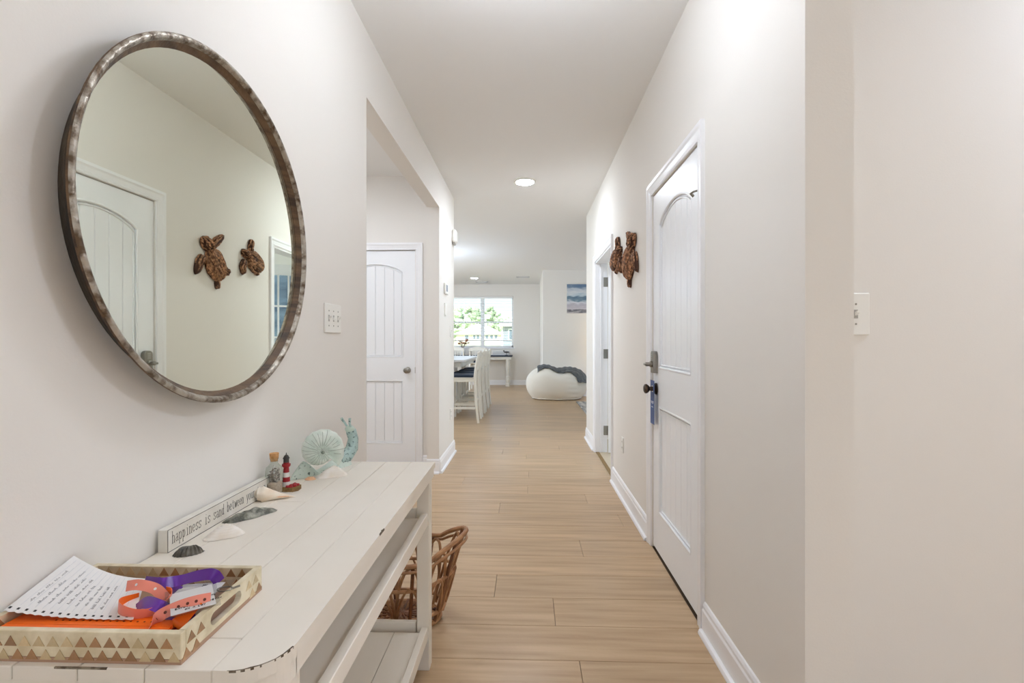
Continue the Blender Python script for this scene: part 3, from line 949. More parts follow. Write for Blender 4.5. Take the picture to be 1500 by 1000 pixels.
# chipped paint along the edges
for (ya, yb2) in ((1.128, 1.165),):
    q = MB(); rnd = random.Random(int(ya * 1000))
    pts = [(TXR + .0004 - (.005 * rnd.random() if 0 < i < 6 else 0), ya + (yb2 - ya) * i / 6) for i in range(7)]
    q.prism([(TXR + .0004, ya)] + [(x - .002, y) for x, y in pts] + [(TXR + .0004, yb2)], ZT - .004, ZT + .0004, lambda a, c, z: (a, c, z))
    q.build('paint_chip', 'table_wear', ct)
q = MB(); r = .0664
arc_o = [(TXR - r + r * math.sin(a), TY0 + r - r * math.cos(a)) for a in [PI / 2 * i / 10 for i in range(0, 10)]]
rnd = random.Random(4)
arc_i = [(x - .0004 - .0022 * rnd.random(), y + .0004 + .0022 * rnd.random()) for x, y in arc_o]
q.prism(arc_o + arc_i[::-1], ZT - .003, ZT + .0004, lambda a, c, z: (a, c, z)); q.build('paint_chip', 'table_wear', ct)
MB().box(-.66, -.585, TY0 - .0004, TY0 + .002, ZT - .002, ZT + .0004).build('paint_chip', 'table_wear', ct)
LG = .046
for (lx, ly) in ((TXR - .010 - LG, TY1 - .012 - LG), (TXB + .006, TY1 - .012 - LG), (TXR - .010 - LG, TY0 + .05), (TXB + .006, TY0 + .05)):
    MB().box(lx, lx + LG, ly, ly + LG, 0, ZT - .052, .002).build('leg', 'table_paint', ct)
def shelf(z, hrail):
    x0, x1, y0, y1 = TXB + .010, TXR - .016, TY0 + .06, TY1 - .014
    n = 4; w = (x1 - x0 - .02) / n
    for i in range(n):
        board(x0 + i * w + .0008, x0 + (i + 1) * w - .0008, y0, y1 - LG - .004, z - .034, z - .016, name='shelf_board')
    MB().box(x1 - .024, x1, y0, y1 - .002, z - hrail, z, .002).build('shelf_rail', 'table_paint', ct)
    MB().box(x0, x0 + .018, y0, y1 - .002, z - hrail, z, .002).build('shelf_rail', 'table_paint', ct)
    MB().box(x0 + .04, x1 - LG - .0, y1 - LG + .012, y1 - LG + .030, z - hrail, z + .012, .002).build('shelf_rail', 'table_paint', ct)
    MB().box(x0 + .04, x1 - LG, y0 + .012, y0 + .030, z - hrail, z + .004, .002).build('shelf_rail', 'table_paint', ct)
shelf(.572, .045)
shelf(.158, .045)

# ------------------------------------------------------------------ rattan basket behind the table
bc = Vector((-.545, 2.085, 0))
bk = thing('rattan_basket', bc, 'brown rattan basket of looped canes on the floor behind the console table', 'basket')
def bpt(a, t, off=0.0):
    """point on the basket wall: a = angle, t = 0 bottom .. 1 rim"""
    rx = .165 + .085 * t ** .8 + off; ry = .115 + .055 * t ** .8 + off
    lift = .085 * max(0.0, abs(math.cos(a)) - .55) / .45 * t ** 2
    flare = .03 * max(0.0, abs(math.cos(a)) - .7) / .3 * t ** 3
    return bc + Vector(((rx + flare) * math.cos(a), ry * math.sin(a), .012 + .285 * t + lift))
rnd = random.Random(3)
NA = 40
MB().tube([bpt(2 * PI * i / NA, 1.0) for i in range(NA)], .010, 8, closed=True).build('rim', 'rattan', bk, smooth=True)
MB().tube([bpt(2 * PI * i / NA, .93, .012) for i in range(NA)], .006, 8, closed=True).build('rim_wrap', 'rattan', bk, smooth=True)
MB().tube([bpt(2 * PI * i / NA, .62) for i in range(NA)], .0075, 8, closed=True).build('middle_band', 'rattan', bk, smooth=True)
MB().tube([bpt(2 * PI * i / NA, .16) for i in range(NA)], .008, 8, closed=True).build('lower_band', 'rattan', bk, smooth=True)
MB().tube([bpt(2 * PI * i / NA, .0) for i in range(NA)], .010, 8, closed=True).build('foot_ring', 'rattan', bk, smooth=True)
for i in range(11):
    a0 = 2 * PI * (i + .3) / 11
    w = 2 * PI / 11
    path = []
    for s_ in range(17):
        q = s_ / 16
        path.append(bpt(a0 + w * (.5 - .47 * math.cos(PI * q)) if False else a0 + w * q * 1.0, .02 + .94 * math.sin(PI * q) ** .55, -.006))
    MB().tube(path, .0062, 6).build('loop', 'rattan', bk, smooth=True)
    path = [bpt(a0 + w * (.5 + .9 * (s_ / 16 - .5)), .05 + .60 * math.sin(PI * s_ / 16) ** .6, .004) for s_ in range(17)]
    MB().tube(path, .005, 6).build('inner_loop', 'rattan', bk, smooth=True)
for i in range(8):
    a0 = 2 * PI * (i + .45) / 8
    MB().tube([bpt(a0, t_) for t_ in (0, .25, .5, .75, 1.0)], .0075, 7).build('upright', 'rattan_dark', bk, smooth=True)
for kx in range(7):
    f_ = (kx + 1) / 7.5
    MB().tube([bc + Vector((.165 * f_ * math.cos(2 * PI * i / 28), .115 * f_ * math.sin(2 * PI * i / 28), .014 + .004 * math.sin(i * PI))) for i in range(28)], .0075, 6, closed=True).build('base_coil', 'rattan', bk, smooth=True)
for i in range(8):
    a = PI * i / 8
    MB().tube([bc + Vector((.16 * math.cos(a), .11 * math.sin(a), .021)), bc + Vector((-.16 * math.cos(a), -.11 * math.sin(a), .021))], .005, 6).build('base_spoke', 'rattan_dark', bk)

# ------------------------------------------------------------------ things on the console table
# --- wooden block sign with lettering
s0 = on_z(ZT, 246, 810)
SXF = s0.x; SXB = SXF - .022; SY0 = s0.y; SY1 = SY0 + .43; SH = .049
if SXB < XL + .001: SXB = XL + .001; SXF = SXB + .022
sg = thing('block_sign', ((SXF + SXB) / 2, (SY0 + SY1) / 2, ZT), 'long white wooden block sign with grey typewriter lettering against the wall', 'sign')
MB().box(SXB, SXF, SY0, SY1, ZT, ZT + SH, .0012).build('block', 'sign_white', sg)
q = MB(); e = .0012
q.box(SXF, SXF + .0004, SY0, SY1, ZT + SH - e, ZT + SH); q.box(SXF, SXF + .0004, SY0, SY1, ZT, ZT + e)
q.box(SXF, SXF + .0004, SY0, SY0 + e, ZT, ZT + SH); q.box(SXF, SXF + .0004, SY1 - e, SY1, ZT, ZT + SH)
q.build('worn_edge', 'sign_ink', sg)
def arc(cx, cy, rx, ry, a0, a1, n=9):
    return [(cx + rx * math.cos(math.radians(a0 + (a1 - a0) * i / n)), cy + ry * math.sin(math.radians(a0 + (a1 - a0) * i / n))) for i in range(n + 1)]
GL = {   # typewriter letters as pen strokes (x height .5, ascender .78)
 'h': [[(.1, 0), (.1, .78)], [(.0, .78), (.1, .78)], [(.0, 0), (.2, 0)], [(.1, .34)] + arc(.27, .33, .17, .17, 170, 0) + [(.44, 0)], [(.34, 0), (.54, 0)]],
 'n': [[(.1, 0), (.1, .5)], [(.0, .5), (.1, .5)], [(.0, 0), (.2, 0)], [(.1, .34)] + arc(.27, .33, .17, .17, 170, 0) + [(.44, 0)], [(.34, 0), (.54, 0)]],
 'a': [arc(.25, .14, .17, .14, 0, 360, 12), arc(.26, .34, .16, .16, 155, 0) + [(.42, .05), (.54, 0)]],
 'p': [[(.1, .5), (.1, -.24)], [(.0, .5), (.1, .5)], [(.0, -.24), (.22, -.24)], arc(.28, .25, .18, .25, 180, 540, 14)],
 'i': [[(.27, .66), (.29, .70)], [(.14, .5), (.28, .5), (.28, 0)], [(.08, 0), (.48, 0)]],
 'e': [[(.08, .26), (.48, .26)] + arc(.28, .25, .20, .25, 0, 320, 12)],
 's': [[(.46, .38), (.46, .5)], [(.46, .42), (.36, .5), (.18, .5), (.1, .4), (.16, .29), (.38, .22), (.46, .12), (.38, .01), (.18, 0), (.1, .08)], [(.1, 0), (.1, .12)]],
 'd': [arc(.26, .25, .18, .25, 0, 360, 14), [(.34, .78), (.44, .78), (.44, 0), (.54, 0)]],
 'b': [[(.0, .78), (.1, .78), (.1, 0)], arc(.28, .25, .18, .25, 180, 540, 14)],
 't': [[(.22, .68), (.22, .1), (.3, 0), (.42, 0), (.5, .08)], [(.06, .5), (.44, .5)]],
 'w': [[(.02, .5), (.16, 0), (.29, .42), (.42, 0), (.56, .5)], [(-.02, .5), (.1, .5)], [(.48, .5), (.6, .5)]],
 'y': [[(.06, .5), (.3, .02)], [(.52, .5), (.22, -.2), (.08, -.24)], [(.0, .5), (.16, .5)], [(.42, .5), (.6, .5)]],
 'o': [arc(.28, .25, .20, .25, 0, 360, 14)],
 'u': [[(.02, .5), (.1, .5)] + arc(.27, .17, .17, .17, 180, 350) , [(.36, .5), (.44, .5), (.44, 0), (.54, 0)]],
 'r': [[(.06, .5), (.16, .5), (.16, 0)], [(.04, 0), (.34, 0)], arc(.33, .32, .17, .18, 180, 50)],
}
q = MB(); adv = .0107; sx_, sy_ = .0172, .0335
yy = SY0 + .012
for ch in 'happiness is sand between your toes':
    for st_ in GL.get(ch, []):
        q.tube([(SXF + .0006, yy + a * sx_, ZT + .0155 + c * sy_) for a, c in st_], .00044, 4)
    yy += adv
q.build('lettering', 'sign_ink', sg)

# --- sea shells
def fan_shell(name, c, w, d, h, rot, ribs, m, label, rib_amp=.06, tilt=0.0, n=40):
    """domed half shell: hinge at -d/2, fan edge at +d/2"""
    c = Vector(c)
    R = Matrix.Rotation(rot, 3, 'Z') @ Matrix.Rotation(tilt, 3, 'X')
    b = MB()
    def fn(u, v):
        a = (u - .5) * PI * 1.06
        rr = v
        e = 1 + (rib_amp * .18 * math.cos(ribs * a) if ribs else 0)
        x = w / 2 * math.sin(a) * rr * e
        y = -d * .42 + (d * .42 + d * .42 * math.cos(a)) * rr * e
        k_ = 1 - abs(2 * u - 1) ** 5
        z = h * 1.25 * (rr + .05) ** .5 * (1 - rr ** 3.4) * k_
        if ribs: z += h * rib_amp * math.cos(ribs * a) * rr * (1 - rr ** 6) * k_
        else: z += h * rib_amp * math.sin(rr * 46) * .30 * k_
        return c + R @ Vector((x, y, max(z, 0) + .0008))
    b.grid(fn, n, 14, thick=.0014)
    o = b.build(name, m, smooth=True, origin=c)
    return o
def cone_shell(c, w, d, h, rot):
    c = Vector(c); Rm = Matrix.Rotation(rot, 3, 'Z'); b = MB()
    def fn(u, v):
        a = 2 * PI * u; rr = 1 - v
        k_ = 1 - .22 * max(0, -math.sin(a)) ** 2
        x = w / 2 * math.cos(a) * rr + w * .04 * (1 - rr); y = d / 2 * math.sin(a) * rr * k_ - d * .12 * (1 - rr)
        z = h * (1 - rr ** 1.45) + h * .03 * math.sin(rr * 42) * (1 - rr) ** .5
        return c + Rm @ Vector((x, y, z + .0006))
    b.grid(fn, 40, 22)
    return b.build('clam_shell', 'clam', smooth=True, origin=c)
pz = on_z(ZT, 277, 810); tag(fan_shell('scallop_shell', (pz.x, pz.y, ZT), .058, .046, .017, math.radians(205), 19, 'black_shell', '', .12), 'small black ribbed scallop shell on the console table by the sign', 'seashell')
pz = on_z(ZT, 329, 785); tag(cone_shell((pz.x, pz.y, ZT), .086, .056, .030, math.radians(32)), 'cream clam shell lying domed beside the long dark shell', 'seashell')
pz = on_z(ZT, 487, 697); tag(cone_shell((pz.x, pz.y, ZT), .100, .062, .036, math.radians(28)), 'large cream clam shell lying in front of the mint snail', 'seashell')
pz = on_z(ZT, 455, 702); tag(fan_shell('scallop_shell', (pz.x, pz.y, ZT), .036, .03, .010, math.radians(190), 9, 'peach_shell', ''), 'tiny peach shell between the snail and the lighthouse ornament', 'seashell')
# long dark shell
a_, b_ = on_z(ZT, 325, 766), on_z(ZT, 407, 747)
q = MB(); ax = (b_ - a_); ln = ax.length; ax.normalize(); sd = Vector((-ax.y, ax.x, 0)); mid = (a_ + b_) / 2
def oy(u, v):
    t = 2 * u - 1; s_ = 2 * v - 1
    wv = .021 * (1 - abs(t) ** 2.6) ** .6 * (1 + .1 * math.sin(7 * t + 1))
    z = .017 * (1 - abs(t) ** 2.2) * (1 - s_ * s_) * (1 + .25 * math.sin(9 * t) * math.cos(5 * s_)) + .001
    return mid + ax * (ln / 2 * t) + sd * (wv * s_ + .004 * math.sin(3 * t)) + Vector((0, 0, z))
q.grid(oy, 30, 14, thick=.0012)
tag(q.build('oyster_shell', 'oyster', smooth=True, origin=mid), 'long narrow grey-black pearly shell lying on the console table', 'seashell')
# whelk with pointed tail
a_, b_ = on_z(ZT, 377, 733), on_z(ZT, 427, 729)
ax = (b_ - a_); ln = .098; ax.normalize(); sd = Vector((-ax.y, ax.x, 0)); up = Vector((0, 0, 1))
wc = a_ + Vector((0, 0, .020))
wk = thing('whelk_shell', (a_.x, a_.y, ZT), 'pointed cream whelk shell lying in front of the corked bottle', 'seashell')
q = MB()
prof = [(.0005, -.014), (.006, -.011), (.008, -.007), (.014, -.004), (.014, .000), (.022, .004), (.021, .010), (.026, .016), (.022, .028), (.0165, .042), (.011, .058), (.006, .076), (.0025, .092), (.0005, .100)]
def wm(x, y, z):
    drop = -.017 * min(1, max(0, z) / .10)
    k = 1 + .10 * max(0, math.sin(5 * math.atan2(y, x))) * (1 if .002 < z < .02 else 0)
    return wc + ax * z + sd * (x * k) + up * (y * k * .80 + drop)
q.lathe(prof, 30, wm); q.build('spire_body', 'conch', wk, smooth=True, angle=70)
q = MB()
q.tube([wc + ax * z_ + sd * (-.014 + .010 * (z_ / .09)) + up * (-.004 - .010 * z_ / .09) for z_ in (.006, .02, .04, .06, .085)], [.006, .008, .006, .004, .0015], 8, flat=.6)
q.build('lip', 'peach_shell', wk, smooth=True)

# --- corked bottle of sand and shells
bp_ = on_z(ZT, 402, 721)
bt = thing('corked_bottle', (bp_.x, bp_.y, ZT), 'small corked glass bottle of sand and tiny shells beside the lighthouse ornament', 'bottle')
bm_ = lambda x, y, z: (bp_.x + x, bp_.y + y, ZT + z)
q = MB(); q.lathe([(.020, .0), (.0235, .002), (.0245, .006), (.0245, .066), (.022, .076), (.014, .084), (.0105, .089), (.0105, .100), (.0125, .101), (.0125, .104), (.0100, .104)], 28, bm_)
q.build('glass', 'bottle_glass', bt, smooth=True)
MB().lathe([(.0, .003), (.0225, .003), (.0228, .030), (.012, .033), (0, .031)], 24, bm_).build('sand_layer', 'sand', bt, smooth=True)
q = MB(); rnd = random.Random(9)
for i in range(70):
    a = rnd.uniform(0, 2 * PI); rr = .0165 * math.sqrt(rnd.random()); zz = rnd.uniform(.034, .070)
    q.blob(bm_(rr * math.cos(a), rr * math.sin(a), zz), rnd.uniform(.002, .0055), rnd.uniform(.002, .005), rnd.uniform(.0015, .003), 7, 5, Matrix.Rotation(rnd.uniform(0, 3), 3, 'X') @ Matrix.Rotation(rnd.uniform(0, 3), 3, 'Y'), .2, i)
q.build('shell_fill', 'tiny_shells', bt, kind='stuff')
MB().lathe([(.0, .094), (.0095, .094), (.0120, .104), (.0135, .118), (.0, .118)], 20, bm_).build('cork', 'cork', bt, smooth=True)

# --- little lighthouse
lp_ = on_z(ZT, 423.5, 717)
lh = thing('lighthouse_ornament', (lp_.x, lp_.y, ZT), 'tiny red and white striped lighthouse ornament on a rocky base', 'ornament')
lm = lambda x, y, z: (lp_.x - .008 + x, lp_.y + y, ZT + z)
q = MB(); q.prism([(-.024, -.020), (.022, -.022), (.034, -.010), (.032, .014), (.014, .022), (-.018, .020), (-.026, .004)], 0, .012, lambda a, c, z: (lp_.x + a, lp_.y + c, ZT + z)); q.build('rock_base', 'rock_tan', lh)
zs = [.012, .026, .040, .054, .068]
rads = [.0125, .0112, .0100, .0088, .0078]
for i in range(4):
    MB().lathe([(rads[i], zs[i]), (rads[i + 1], zs[i + 1])], 18, lm).build('tower_band', 'white_paint' if i % 2 == 0 else 'red_paint', lh, smooth=True)
MB().lathe([(.0078, .068), (.0125, .074), (.0125, .079), (.0085, .080), (.0085, .084)], 18, lm).build('gallery', 'red_paint', lh, smooth=True)
MB().lathe([(.0078, .084), (.0078, .096), (.004, .097)], 14, lm).build('lantern_room', 'sign_ink', lh, smooth=True)
MB().lathe([(.010, .096), (.006, .104), (.0015, .108), (.001, .113), (0, .114)], 14, lm).build('cap', 'dark_paint', lh, smooth=True)
for i, (ax_, ay_, rr) in enumerate(((.012, -.012, .008), (.020, -.004, .007), (.024, .006, .006), (.004, -.016, .006), (.014, .008, .007))):
    MB().blob((lp_.x + ax_, lp_.y + ay_, ZT + .014), rr, rr, rr * .8, 10, 7, None, .12, i).build('red_bush', 'red_paint', lh, smooth=True)

# --- mint snail
tail = on_z(ZT, 424, 703.5); foot = on_z(ZT, 514, 678)
if tail.x < XL + .02: tail.x = XL + .02
sdir = (foot - tail); SLN = sdir.length; sdir.normalize(); sside = Vector((sdir.y, -sdir.x, 0))   # sside points to the hall
sb0 = (tail + foot) / 2
sn = thing('snail_figurine', (sb0.x, sb0.y, ZT), 'mint green ceramic snail with ribbed spiral shell at the table end', 'figurine')
def sp(a, s_, z): return tail + sdir * a + sside * s_ + Vector((0, 0, z))
q = MB()
def sfoot(u, v):
    w = .026 * (1 - (abs(2 * u - 1)) ** 5) ** .5 * (.35 + .65 * min(1, u * 3)) + .002
    s_ = 2 * v - 1
    zz = (.052 * (1 - abs(2 * min(u / .42, 1) - 1) ** 1.3) if u < .42 else .030 * min(1, (u - .42) * 4)) * (1 - s_ * s_)
    return sp(u * SLN, w * s_, zz)
q.grid(sfoot, 24, 10); q.grid(lambda u, v: sp(u * SLN, (2 * v - 1) * (.026 * (1 - (abs(2 * u - 1)) ** 5) ** .5 * (.35 + .65 * min(1, u * 3)) + .002), .0), 24, 10)
q.build('foot', 'snail_speckle', sn, smooth=True)
q = MB()
q.tube([sp(SLN - .055, 0, .024), sp(SLN - .020, 0, .030), sp(SLN + .006, 0, .055), sp(SLN + .012, 0, .090), sp(SLN + .002, 0, .118), sp(SLN - .008, 0, .130)], [.020, .024, .023, .019, .019, .012], 14)
q.build('neck', 'snail_teal', sn, smooth=True)
MB().blob(sp(SLN - .004, 0, .128), .018, .018, .014, 14, 9).build('head', 'snail_mint', sn, smooth=True)
for k_ in (-1, 1):
    o_ = MB().tube([sp(SLN - .006, .008 * k_, .132), sp(SLN - .016, .012 * k_, .150), sp(SLN - .024 + .006 * k_, .015 * k_, .170)], [.0035, .0042, .005], 8).build('antenna', 'snail_teal', sn, smooth=True)
# spiral shell
sc_ = Vector((-.703, 1.612, ZT + .0885))
sd2 = Vector((.80, .60, 0)); ss2 = Vector((.60, -.80, 0))
def spiral(th):
    R0 = .076 * math.exp(-.112 * (2 * PI * 2.6 - th))
    return R0
TT = 2 * PI * 2.6
path, rad = [], []
NS = 130
b = MB()
vs_ring = 20
pts = []
for i in range(NS + 1):
    th = TT * i / NS
    R0 = spiral(th); tr = R0 * .62
    a = -th + 3.0
    base = sc_ + (sd2 * math.cos(a) + Vector((0, 0, 1)) * math.sin(a)) * (R0 * .55) + ss2 * (.034 * (1 - R0 / .076))
    outw = (sd2 * math.cos(a) + Vector((0, 0, 1)) * math.sin(a))
    rib = 1 + .03 * math.sin(i * PI / 1.5)
    pts.append([base + (outw * math.cos(2 * PI * k_ / vs_ring) + ss2 * math.sin(2 * PI * k_ / vs_ring) * .80) * tr * rib for k_ in range(vs_ring)])
vs = [p for r_ in pts for p in r_]
fs = [(i * vs_ring + k_, i * vs_ring + (k_ + 1) % vs_ring, (i + 1) * vs_ring + (k_ + 1) % vs_ring, (i + 1) * vs_ring + k_) for i in range(NS) for k_ in range(vs_ring)]
fs.append([NS * vs_ring + k_ for k_ in range(vs_ring)])
b.add(vs, fs)
shl = b.build('spiral_shell', 'snail_mint', sn, smooth=True, angle=80)
q = MB()
for i in range(6, NS - 2, 2):
    rnd = random.Random(i)
    ks = [k_ for k_ in range(1, 10)]
    a0 = rnd.choice([1, 2, 3]); a1 = rnd.choice([6, 7, 8])
    q.tube([pts[i][k_] + (pts[i][k_] - sum(pts[i], Vector()) / vs_ring) * .012 for k_ in range(a0, a1)], max(.0004, .0007 * i / NS), 4)
q.build('shell_ridges', 'snail_rib', shl, kind='stuff')
MB().blob(sc_ + ss2 * .052, .006, .006, .006, 10, 7).build('spiral_eye', 'snail_rib', shl, smooth=True)

# --- inlaid serving tray with its contents
TA = on_z(ZT, 262, 973.5); TB = on_z(ZT, 387, 863)
tx1 = (TA.x + TB.x) / 2; tx0 = XL + .004; ty0 = TA.y; ty1 = TB.y; th_ = .044; tw = .010
tr = thing('serving_tray', ((tx0 + tx1) / 2, (ty0 + ty1) / 2, ZT), 'cream bone-inlay serving tray with triangle pattern on the console table', 'tray')
MB().box(tx0, tx1, ty0, ty1, ZT, ZT + .007).build('tray_floor', 'tray_floor', tr)
MB().box(tx0, tx1, ty0, ty0 + tw, ZT + .007, ZT + th_, .001).build('tray_wall', 'tray_resin', tr)
MB().box(tx0, tx1, ty1 - tw, ty1, ZT + .007, ZT + th_, .001).build('tray_wall', 'tray_resin', tr)
def side_wall(xa, xb):
    q = MB(); y0_, y1_ = ty0 + tw, ty1 - tw; yc = (y0_ + y1_) / 2; z0_, z1_ = ZT + .007, ZT + th_
    hl, hz0, hz1 = .040, ZT + .0145, ZT + .0345
    rr = (hz1 - hz0) / 2; zc = (hz0 + hz1) / 2
    right = [(yc + hl - rr + rr * math.sin(PI * i / 8), zc - rr * math.cos(PI * i / 8)) for i in range(9)]
    left = [(yc - hl + rr - rr * math.sin(PI * i / 8), zc - rr * math.cos(PI * i / 8)) for i in range(9)]
    mp = lambda a, z, w: (w, a, z)
    q.prism([(yc, z0_), (y1_, z0_), (y1_, z1_), (yc, z1_), (yc, hz1)] + right[::-1] + [(yc, hz0)], xa, xb, mp)
    q.prism([(yc, z0_), (y0_, z0_), (y0_, z1_), (yc, z1_), (yc, hz1)] + left[::-1] + [(yc, hz0)], xa, xb, mp)
    q.build('tray_wall', 'tray_resin', tr)
side_wall(tx0, tx0 + tw); side_wall(tx1 - tw, tx1)
tri_mesh = {}
def tile(px_, py_, pz_, face, size, hgt, m, flip=False):
    key = (face, m, flip)
    if key not in tri_mesh:
        P = [(-size / 2, 0), (size / 2, 0), (0, hgt)] if not flip else [(-size / 2, hgt), (size / 2, hgt), (0, 0)]
        q = MB()
        if face == '-y': q.prism(P, 0, .0007, lambda a, z, w: (a, -w, z))
        if face == '+x': q.prism(P, 0, .0007, lambda a, z, w: (w, a, z))
        tri_mesh[key] = q.mesh('inlay_tile', m)
    o = link('inlay_tile', tri_mesh[key], tr)
    o.location = Vector((px_, py_, pz_)) - Vector(tr.location)
rnd = random.Random(21)
P_ = .0195
def strip(face, a0, a1, fixed, z0_, rows=2, skip=None):
    n = int((a1 - a0) / P_)
    st = (a1 - a0) / n
    for r_ in range(rows):
        for i in range(n):
            c = a0 + st * (i + (.5 if r_ % 2 == 0 else 1.0))
            if c > a1 - st * .45: continue
            if skip and skip(c, z0_ + r_ * .0185 + .008): continue
            m = 'tray_horn' if rnd.random() < .55 else 'tray_bone'
            if face == '-y': tile(c, fixed, z0_ + r_ * .0185, '-y', st * .86, .0145, m)
            else: tile(fixed, c, z0_ + r_ * .0185, '+x', st * .86, .0145, m)
strip('-y', tx0, tx1, ty0, ZT + .004)
strip('-y', tx0 + tw, tx1 - tw, ty1 - tw, ZT + .009)
yc_ = (ty0 + ty1) / 2
strip('+x', ty0, ty1, tx1, ZT + .004, skip=lambda c, z: abs(c - yc_) < .052)
strip('+x', ty0 + tw, ty1 - tw, tx0 + tw, ZT + .009, skip=lambda c, z: abs(c - yc_) < .052)

ZF = ZT + .007
def ribbon(name, pts, width, mats, label=None, cat=None, group=None, parent=None, up=None, thick=.0006, holes=0, hole_m='hole_dark', sm=6, edge_up=0.0):
    """band through 3-D points; width lies along `up` (or horizontal across the path when up is None)"""
    P = [Vector(p) for p in pts]
    out = []
    for i in range(len(P) - 1):
        p0, p1, p2, p3 = P[max(i - 1, 0)], P[i], P[i + 1], P[min(i + 2, len(P) - 1)]
        for s_ in range(sm):
            t = s_ / sm
            out.append(.5 * ((2 * p1) + (p2 - p0) * t + (2 * p0 - 5 * p1 + 4 * p2 - p3) * t * t + (3 * p1 - p0 - 3 * p2 + p3) * t ** 3))
    out.append(P[-1])
    n = len(out)
    rows = []
    for i, p in enumerate(out):
        t = (out[min(i + 1, n - 1)] - out[max(i - 1, 0)]).normalized()
        if up is None: sv = Vector((-t.y, t.x, 0))
        else:
            uv = up[min(int(i / max(1, n - 1) * (len(up) - 1)), len(up) - 2)] if len(up) > 1 else up[0]
            if len(up) > 1:
                q_ = i / (n - 1) * (len(up) - 1); j = min(int(q_), len(up) - 2)
                uv = Vector(up[j]).lerp(Vector(up[j + 1]), q_ - j)
            sv = Vector(uv)
        sv = sv - t * sv.dot(t)
        sv.normalize()
        nv = t.cross(sv).normalized()
        rows.append((p, sv, nv, t))
    b = MB()
    vs, fs, mi = [], [], []
    for p, sv, nv, t in rows:
        vs += [p - sv * width / 2 + nv * thick / 2, p + sv * width / 2 + nv * thick / 2, p + sv * width / 2 - nv * thick / 2, p - sv * width / 2 - nv * thick / 2]
    for i in range(n - 1):
        a, c = i * 4, i * 4 + 4
        for k_ in range(4):
            l = (k_ + 1) % 4
            b.mi = 0 if k_ in (0, 1, 3) else (1 if isinstance(mats, (list, tuple)) and len(mats) > 1 else 0)
            fs.append(((a + k_, a + l, c + l, c + k_), b.mi))
    fs.append(((0, 3, 2, 1), 0)); e = (n - 1) * 4; fs.append(((e, e + 1, e + 2, e + 3), 0))
    base = len(b.v)
    b.v += [tuple(v) for v in vs]
    for f, m_ in fs:
        b.f.append([i + base for i in f]); b.m.append(m_)
    org = sum(P, Vector()) / len(P)
    if parent is None:
        root = thing(name, org, label, cat, group)
        o = b.build('band', mats, root, smooth=True, angle=60)
    else:
        root = parent
        o = b.build(name, mats, root, smooth=True, angle=60)
    for h in range(holes):
        i = int((h + .7) / (holes + .4) * (n - 1))
        p, sv, nv, t = rows[i]
        for sg_ in (1, -1):
            q = MB(); q.prism([(.0022 * math.cos(2 * PI * k_ / 10), .0022 * math.sin(2 * PI * k_ / 10)) for k_ in range(10)], thick / 2, thick / 2 + .0002, lambda a, c, w: p + t * a + sv * c + nv * w * sg_)
            q.build('punched_hole', hole_m, o)
    return root

# pad of orange wristband sheets along the front of the tray
ZC = ZF + .017
px0, px1, py0, py1 = tx0 + tw + .004, tx1 - .040, ty0 + tw + .002, ty0 + tw + .066
pad = thing('wristband_pad', ((px0 + px1) / 2, (py0 + py1) / 2, ZF), 'stack of flat bright orange wristband sheets along the front of the tray', 'wristbands')
for i in range(4):
    q = MB(); q.box(px0 + .002 * (i % 2), px1 - .003 * (i % 3), py0 + .001 * i, py1 - .001 * (i % 2), ZF + .0065 * i + .0002, ZF + .0065 * (i + 1), .0008); sh_ = q.build('sheet_layer', 'orange_band', pad)
for j in range(3):
    yy = py0 + .012 + j * .021
    MB().box(px0 + .004, px1 - .006, yy + .010, yy + .0104, ZF + .0259, ZF + .0263).build('tear_line', 'orange_edge', sh_)
    for i in range(16):
        xx = px0 + .07 + i * .0105
        if xx < px1 - .01: MB().box(xx - .0012, xx + .0012, yy - .001, yy + .001, ZF + .0259, ZF + .0263).build('punched_hole', 'hole_dark', sh_)
# looped orange band with pink underside
lc = on_z(ZC + .016, 214, 884)
loop = []
for i in range(15):
    a = math.radians(70 - 290 * i / 14)
    loop.append(lc + Vector((.036 * math.cos(a), .030 * math.sin(a), .004 * math.sin(a * 2))))
ribbon('paper_wristband', loop, .021, ['orange_band', 'pink_band'], 'orange wristband curled into a standing loop on the note paper', 'wristband', 'wristbands in the tray', up=[(0, 0, 1), (.15, -.1, 1), (0, 0.1, 1)])
# pink tail band arching over to the right wall
pk = [on_z(ZC + .006, 216, 925), on_z(ZC + .018, 234, 902), on_z(ZC + .026, 262, 888), on_z(ZC + .030, 288, 880), on_z(ZC + .028, 309, 876)]
ribbon('paper_wristband', pk, .017, 'pink_band', 'pink punched wristband arching over the orange one in the tray', 'wristband', 'wristbands in the tray', up=[(.3, .8, .9), (.1, .6, 1), (0, .5, 1)], holes=7)
og = [on_z(ZC + .002, 232, 924), on_z(ZC + .006, 256, 917), on_z(ZC + .018, 276, 896), on_z(ZC + .028, 289, 880)]
ribbon('paper_wristband', og, .021, 'orange_band', 'orange wristband bent up under the pink one in the tray', 'wristband', 'wristbands in the tray', up=[(.2, .9, .2), (.8, .6, .3), (.9, .4, .3)])
pk2 = [on_z(ZC + .030, 186, 858), on_z(ZC + .034, 204, 856), on_z(ZC + .028, 228, 862), on_z(ZC + .014, 244, 878)]
ribbon('paper_wristband', pk2, .016, 'pink_band', 'short pink wristband end twisting above the orange loop', 'wristband', 'wristbands in the tray', up=[(0, .4, 1), (0, .8, .7), (.5, .6, .5)], holes=2, hole_m='paper')
